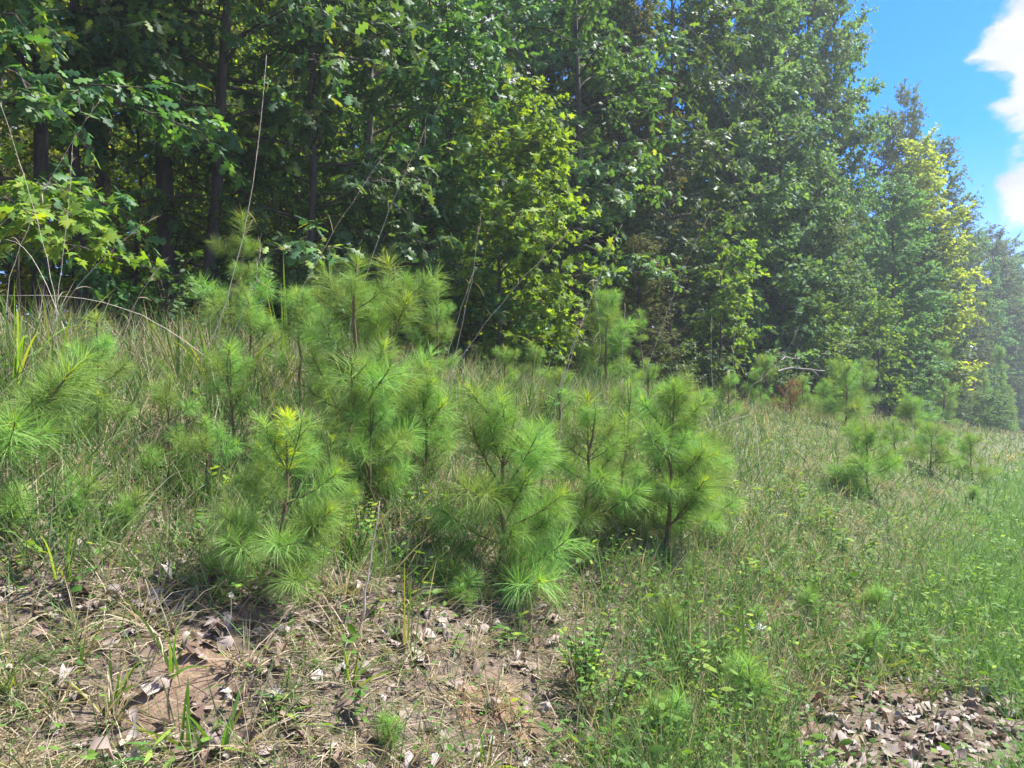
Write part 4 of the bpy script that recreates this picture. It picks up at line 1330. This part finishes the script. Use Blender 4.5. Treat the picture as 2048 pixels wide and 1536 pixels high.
def grass_layer(n, name, label, mode, r0=1.9, r1=80):
    x, y, r = polar(n, r0, r1)
    z = height(x, y)
    s, t = st(x, y)
    px, py, dep = project(x, y, z)
    pn = patch_noise(x, y)
    pf = patch_noise(x, y, 2.7, 1.0)
    low = np.clip((py - 1080) / 160, 0, 1) * np.clip((1330 - px) / 220, 0, 1)          # the worn lower bank at left
    verge = np.clip((np.minimum(.3 + .12 * t, 2.5) - s + .25 * pn) / .7 + .5, 0, 1)     # mown strip
    slope = np.clip((px - 1380) / 150, 0, 1) * (1 - verge)
    keep = np.ones(n, bool)
    lp = litter_patch(px, py) + .4 * patch_noise(x, y, 6, 3)
    if mode == 'long':
        dens = 1 - .93 * low - .15 * np.clip(pf, 0, 1)
        dens *= np.where(lp < 1, .06, np.where(lp < 1.5, .4, 1)) * (1 - .6 * verge)
        hgt = .30 + .14 * pf + .16 * np.clip((950 - py) / 150, 0, 1)
        hgt = np.where(verge > .5, .24, np.where(slope > .5, .26 + .12 * pf + .06 * pn, hgt))
        green = .78 + .28 * pf - .22 * np.clip((830 - py) / 60, 0, 1) + .28 * verge - .10 * slope
        wid = .0028 + .0007 * r
        lean = .55 - .1 * verge
        dr = .9
    elif mode == 'crest':
        dens = np.clip(1 - np.abs(s - 5.6) / 1.1, 0, 1) * (.6 + .4 * pf)
        hgt = .42 + .14 * pf + .05 * pn
        green = .22 + .2 * pn
        wid = .0026 + .0005 * r
        lean = .35
        dr = .8
    elif mode == 'verge':
        dens = verge * np.where(lp < 1, 0, np.where(lp < 1.5, .4, 1))
        hgt = .20 + .06 * pf
        green = 1 + 0 * pf
        wid = .0032 + .0006 * r
        lean = .5
        dr = 1.0
    elif mode == 'straw':
        dens = (.33 + .67 * low) * (1 - .8 * verge) * (1 - .45 * np.clip(pf * 1.4 - .1, 0, 1) * low)
        dens *= np.where(lp < 1, .35, 1)
        hgt = .17 + .06 * pf
        green = .06 + .12 * np.clip(pn, 0, 1)
        wid = .0034 + .0005 * r
        lean = 2.6
        dr = 1.2
    else:   # short tufts
        dens = np.clip(low * .25 + slope * .9 + .25, 0, 1) * np.clip(pf * 2.5, 0, 1)
        dens *= np.where(lp < 1.1, .05, 1)
        hgt = .11 + .04 * pn
        green = .75 + 0 * pn
        wid = .0034 + .0006 * r
        lean = .6
        dr = .8
    for cp in CLAY:
        dens = dens * np.clip(np.hypot(x - cp.x, y - cp.y) / .3, .25, 1)
    keep &= rng.uniform(0, 1, n) < dens
    keep &= (s > -1) & (s < 8.5 + rng.normal(0, .5, n))
    if mode != 'straw':
        keep &= ~((s > 6.4) & (rng.uniform(0, 1, n) < .7))
    i = np.nonzero(keep)[0]
    m = len(i)
    D = np.stack([rng.normal(0, lean if np.isscalar(lean) else lean[i], m), rng.normal(0, lean if np.isscalar(lean) else lean[i], m), np.ones(m)], -1)
    if mode == 'straw':
        D[:, 2] = rng.uniform(.05, .9, m)
    P = np.stack([x[i], y[i], z[i] - .005], -1)
    L = np.broadcast_to(hgt, (n,))[i] * rng.uniform(.5, 1.35, m)
    L = np.maximum(L, .05)
    V, F, k = strips(P, D, L, np.broadcast_to(wid, (n,))[i] * rng.uniform(.7, 1.3, m), rng.uniform(.1, dr, m), 3 if mode == 'long' else 2)
    isg = rng.uniform(0, 1, m) < np.clip(np.broadcast_to(green, (n,))[i], 0, 1)
    vg = np.broadcast_to(verge, (n,))[i]
    col = np.where(isg, rng.uniform(.0, .46, m) * (1 - .2 * vg) + .12 * vg, rng.uniform(.5, .95, m))
    me = new_mesh(name, V, F, M['verge' if mode == 'verge' else 'grass'], rnd=np.repeat(rng.beta(2, 2, m) if mode == 'verge' else col, k))
    tag(obj(name, me), label, 'grass', None, 'stuff')

grass_layer(230000, 'verge_grass', 'bright green grass of the mown verge at right', 'verge', 2.2, 90)
grass_layer(110000, 'crest_grass', 'tall tan dry grass along the crest of the bank', 'crest', 4.0, 60)
grass_layer(165000, 'long_grass', 'mixed green and straw grass covering the bank and verge', 'long')
grass_layer(185000, 'dry_straw', 'matted dry straw lying over the bank', 'straw')
grass_layer(60000, 'short_grass', 'short green grass tufts between the straw', 'tuft')

# broad-leaved ground cover on the right slope
def cover(n):
    x, y, r = polar(n, 2.4, 45)
    z = height(x, y)
    s, t = st(x, y)
    px, py, dep = project(x, y, z)
    dens = np.clip((px - 1150) / 350, .12, 1) * np.clip(1.2 - np.clip((1.2 - s), 0, 1), 0, 1) * (.5 + .5 * patch_noise(x, y, 1.6, 2))
    dens *= np.where(litter_patch(px, py) < 1.1, .05, 1) * np.where(s > 6.5, .3, 1)
    keep = (rng.uniform(0, 1, n) < dens) & (s > 0)
    i = np.nonzero(keep)[0]
    m = len(i)
    P = np.stack([x[i], y[i], z[i] + rng.uniform(.02, .28, m)], -1)
    a = rng.uniform(0, 6.28, m)
    Y = np.stack([np.cos(a), np.sin(a), rng.uniform(-.3, .6, m)], -1)
    N = np.array([0, 0, 1.]) + rng.normal(0, .4, (m, 3))
    V, F = scatter(RHOMB, P, frames(Y, N), (.022 + .0025 * r[i]) * rng.uniform(.6, 1.3, m))
    me = new_mesh('ground_cover', V, F, M['weed'], rnd=np.repeat(np.clip(rng.normal(.4, .22, m), 0, 1), 4), smooth=False)
    tag(obj('ground_cover', me), 'small-leaved green ground cover growing through the grass', 'ground cover', None, 'stuff')

cover(60000)

# little leafy weeds and bunches of dead grass that fill the bank
def low_weeds(n):
    x, y, r = polar(n, 2.2, 14)
    z = height(x, y)
    s, t = st(x, y)
    px, py, dep = project(x, y, z)
    low = np.clip((py - 1080) / 160, 0, 1) * np.clip((1330 - px) / 220, 0, 1)
    dens = (1 - .88 * low) * np.clip((px - 300) / 900, .18, 1) * (.45 + .55 * patch_noise(x, y, 1.3, 3)) * np.where(litter_patch(px, py) < 1, .08, 1)
    i = np.nonzero((rng.uniform(0, 1, n) < dens) & (s > .2) & (s < 6.5))[0]
    k = 9
    m = len(i)
    hgt = rng.uniform(.06, .30, m)
    f = rng.uniform(.25, 1, (m, k))
    P = np.stack([x[i], y[i], z[i]], -1)[:, None] + np.stack([rng.normal(0, .035, (m, k)), rng.normal(0, .035, (m, k)), f * hgt[:, None]], -1)
    a = rng.uniform(0, 6.28, (m, k))
    Y = np.stack([np.cos(a), np.sin(a), rng.uniform(-.2, .8, (m, k))], -1).reshape(-1, 3)
    N = np.array([0, 0, 1.]) + rng.normal(0, .35, (m * k, 3))
    V, F = scatter(OVATE, P.reshape(-1, 3), frames(Y, N), np.repeat(rng.uniform(.022, .07, m), k) * rng.uniform(.7, 1.2, m * k))
    c = np.clip(np.repeat(rng.beta(2, 2, m), k) + rng.normal(0, .1, m * k), 0, 1)
    tag(obj('low_weeds', new_mesh('low_weeds', V, F, M['weed'], rnd=np.repeat(c, len(OVATE[0])), smooth=False)),
        'small leafy weeds scattered through the grass of the bank', 'weeds', None, 'stuff')

low_weeds(9500)

def bunches(n, per):
    x, y, r = polar(n, 2.1, 16)
    z = height(x, y)
    s, t = st(x, y)
    px, py, dep = project(x, y, z)
    i = np.nonzero((s > .5) & (s < 7) & (litter_patch(px, py) > 1.1) & (rng.uniform(0, 1, n) < .7))[0]
    m = len(i)
    P = np.repeat(np.stack([x[i], y[i], z[i] - .01], -1), per, 0) + rng.normal(0, .018, (m * per, 3)) * np.array([1, 1, .2])
    D = np.stack([rng.normal(0, .8, m * per), rng.normal(0, .8, m * per), rng.uniform(.4, 1.1, m * per)], -1)
    sz = np.repeat(rng.uniform(.12, .3, m), per)
    V, F, k = strips(P, D, sz * rng.uniform(.5, 1.2, m * per), .0036 + .0004 * np.repeat(r[i], per), rng.uniform(.5, 1.6, m * per), 3)
    tone = np.repeat(rng.uniform(0, 1, m), per)
    col = np.where(tone < .6, rng.uniform(.55, 1, m * per), np.where(rng.uniform(0, 1, m * per) < .75, rng.uniform(.1, .5, m * per), rng.uniform(.55, 1, m * per)))
    tag(obj('bunch_grass', new_mesh('bunch_grass', V, F, M['grass'], rnd=np.repeat(col, k))), 'bunches of bent straw-coloured and green grass on the bank', 'grass', None, 'stuff')

bunches(900, 36)

# dead leaves
def curled(seed):
    g = np.random.default_rng(seed)
    V, F = OAK if seed % 3 else OVATE
    V = V.copy()
    V[:, 1] -= .5
    c1, c2 = g.normal(0, 1.5), g.normal(0, 1.2)
    V[:, 2] = c1 * V[:, 0] ** 2 * 2 + c2 * V[:, 1] ** 2 * .8 + g.normal(0, .05, len(V))
    V[:, 2] -= V[:, 2].min()
    V[:, 0] *= 1.25
    return V, F

CURL = [curled(i) for i in range(9)]

def leaf_spots(n):
    x, y, r = polar(n, 2.0, 9)
    z = height(x, y)
    s, t = st(x, y)
    px, py, dep = project(x, y, z)
    low = np.clip((py - 1020) / 200, 0, 1) * np.clip((1400 - px) / 300, 0, 1)
    lp = litter_patch(px, py) + .55 * patch_noise(x, y, 5, 2)
    d = .08 + .45 * low * (.5 + .5 * patch_noise(x, y, 2, 4)) + np.clip(1.7 - lp, 0, 1) * .95
    keep = (rng.uniform(0, 1, n) < d) & (s > .1) & (px > -120) & (px < 2170) & (py < 1640)
    i = np.nonzero(keep)[0]
    return x[i], y[i], z[i], dep[i], px[i], py[i], lp[i]

lx, ly, lz, ld, lpx, lpy, llp = leaf_spots(17000)
m = len(lx)
a = rng.uniform(0, 6.28, m)
Y = np.stack([np.cos(a), np.sin(a), rng.normal(0, .35, m)], -1)
N = np.array([0, 0, 1.]) + rng.normal(0, .35, (m, 3))
FR = frames(Y, N)
SZ = .028 + .085 * rng.beta(1.6, 2.8, m)
RN = np.clip(rng.beta(2, 1.8, m), 0, 1)
score = SZ / ld * np.where((lpx > 10) & (lpx < 2038) & (lpy > 0) & (lpy < 1526), 1, 0)
big = np.argsort(-score)[:300]
rest = np.setdiff1d(np.arange(m), big)
bag = Bag()
which = rng.integers(0, 9, m)
for c in range(9):
    i = rest[which[rest] == c]
    P = np.stack([lx[i], ly[i], lz[i] + .004 + rng.uniform(0, .02, len(i))], -1)
    V, F = scatter(CURL[c], P, FR[i], SZ[i])
    bag.add(V, F, 0, np.repeat(RN[i], len(CURL[c][0])))
tag(obj('leaf_litter', bag.mesh('leaf_litter', M['litter'], smooth=False)), 'dead oak leaves scattered over the bank and heaped at lower right', 'leaf litter', None, 'stuff')
LM = {}
for c in range(9):
    for k, v in enumerate((.12, .3, .5, .68, .85)):
        LM[c, k] = new_mesh('dead_leaf', CURL[c][0], CURL[c][1], M['litter'], rnd=np.full(len(CURL[c][0]), v), smooth=False)
shade = ('dark brown', 'brown', 'pinkish brown', 'pinkish grey', 'pale grey')
for i in big:
    k = int(min(4, RN[i] * 5))
    o = obj('fallen_leaf', LM[int(which[i]), k])
    o.matrix_world = Matrix.Translation((lx[i], ly[i], lz[i] + .006)) @ Matrix(FR[i].tolist()).to_4x4() @ Matrix.Scale(SZ[i] * 1.1, 4)
    if llp[i] < 1.3:
        zone_, gr = 'in the heaped leaf patch at lower right', 'dead leaves in the patch at lower right'
    elif lpx[i] < 560:
        zone_, gr = 'on bare soil and straw at lower left', 'dead leaves at lower left'
    elif lpx[i] < 1150:
        zone_, gr = 'on straw in the centre foreground', 'dead leaves in the centre foreground'
    else:
        zone_, gr = 'among weeds right of centre', 'dead leaves among the weeds'
    tag(o, '%s curled dead leaf %s' % (shade[k], zone_), 'dead leaf', gr + ', ' + shade[k])

# a crumpled scrap of clear plastic on the slope
g = np.random.default_rng(5)
n = 6
gx, gy = np.meshgrid(np.linspace(-.07, .07, n), np.linspace(-.04, .04, n), indexing='ij')
gz = np.abs(g.normal(0, .018, (n, n)))
ii = np.arange(n * n).reshape(n, n)
q = np.stack([ii[:-1, :-1], ii[1:, :-1], ii[1:, 1:], ii[:-1, 1:]], -1).reshape(-1, 4)
pm, pn_, pl_ = nodes_of('pale_plastic')
po = pn_.new('ShaderNodeOutputMaterial')
pb = pn_.new('ShaderNodeBsdfPrincipled')
pt = pn_.new('ShaderNodeTexNoise')
pt.inputs['Scale'].default_value = 40
pr = ramp(pn_, [(.3, (.5, .58, .66)), (.7, (.78, .83, .88))])
pl_.new(pt.outputs['Fac'], pr.inputs['Fac'])
pl_.new(pr.outputs[0], pb.inputs['Base Color'])
pb.inputs['Roughness'].default_value = .2
pl_.new(pb.outputs[0], po.inputs[0])
V = np.stack([gx, gy, gz], -1).reshape(-1, 3)
V = np.vstack([V, V - np.array([0, 0, .003])])
F = np.vstack([q[:, [0, 1, 2]], q[:, [0, 2, 3]], q[:, [2, 1, 0]] + n * n, q[:, [3, 2, 0]] + n * n])
p = ground_px(1510, 1268)
tag(obj('plastic_scrap', new_mesh('plastic_scrap', V, F, pm, smooth=False), loc=p + Vector((0, 0, .03)), rot=(.4, 0, .8)),
    'crumpled pale bluish plastic scrap lying on the right slope', 'litter')

# the hazy summer air
hz_me = bpy.data.meshes.new('haze')
hv = [(x, y, z) for z in (-3, 32) for x, y in ((-160, -12), (260, -12), (260, 330), (-160, 330))]
hz_me.from_pydata(hv, [], [(3, 2, 1, 0), (4, 5, 6, 7), (0, 1, 5, 4), (1, 2, 6, 5), (2, 3, 7, 6), (3, 0, 4, 7)])
hm, hn, hl = nodes_of('haze')
ho = hn.new('ShaderNodeOutputMaterial')
hp = hn.new('ShaderNodeVolumePrincipled')
hp.inputs['Color'].default_value = (.82, .92, 1, 1)
hp.inputs['Density'].default_value = .0013
hp.inputs['Anisotropy'].default_value = .35
hl.new(hp.outputs[0], ho.inputs['Volume'])
hz_me.materials.append(hm)
tag(obj('haze', hz_me), 'pale summer haze in front of the far trees', 'haze', None, 'stuff')

print('unique tris', sum(len(me.polygons) for me in bpy.data.meshes), 'objects', len(bpy.data.objects))
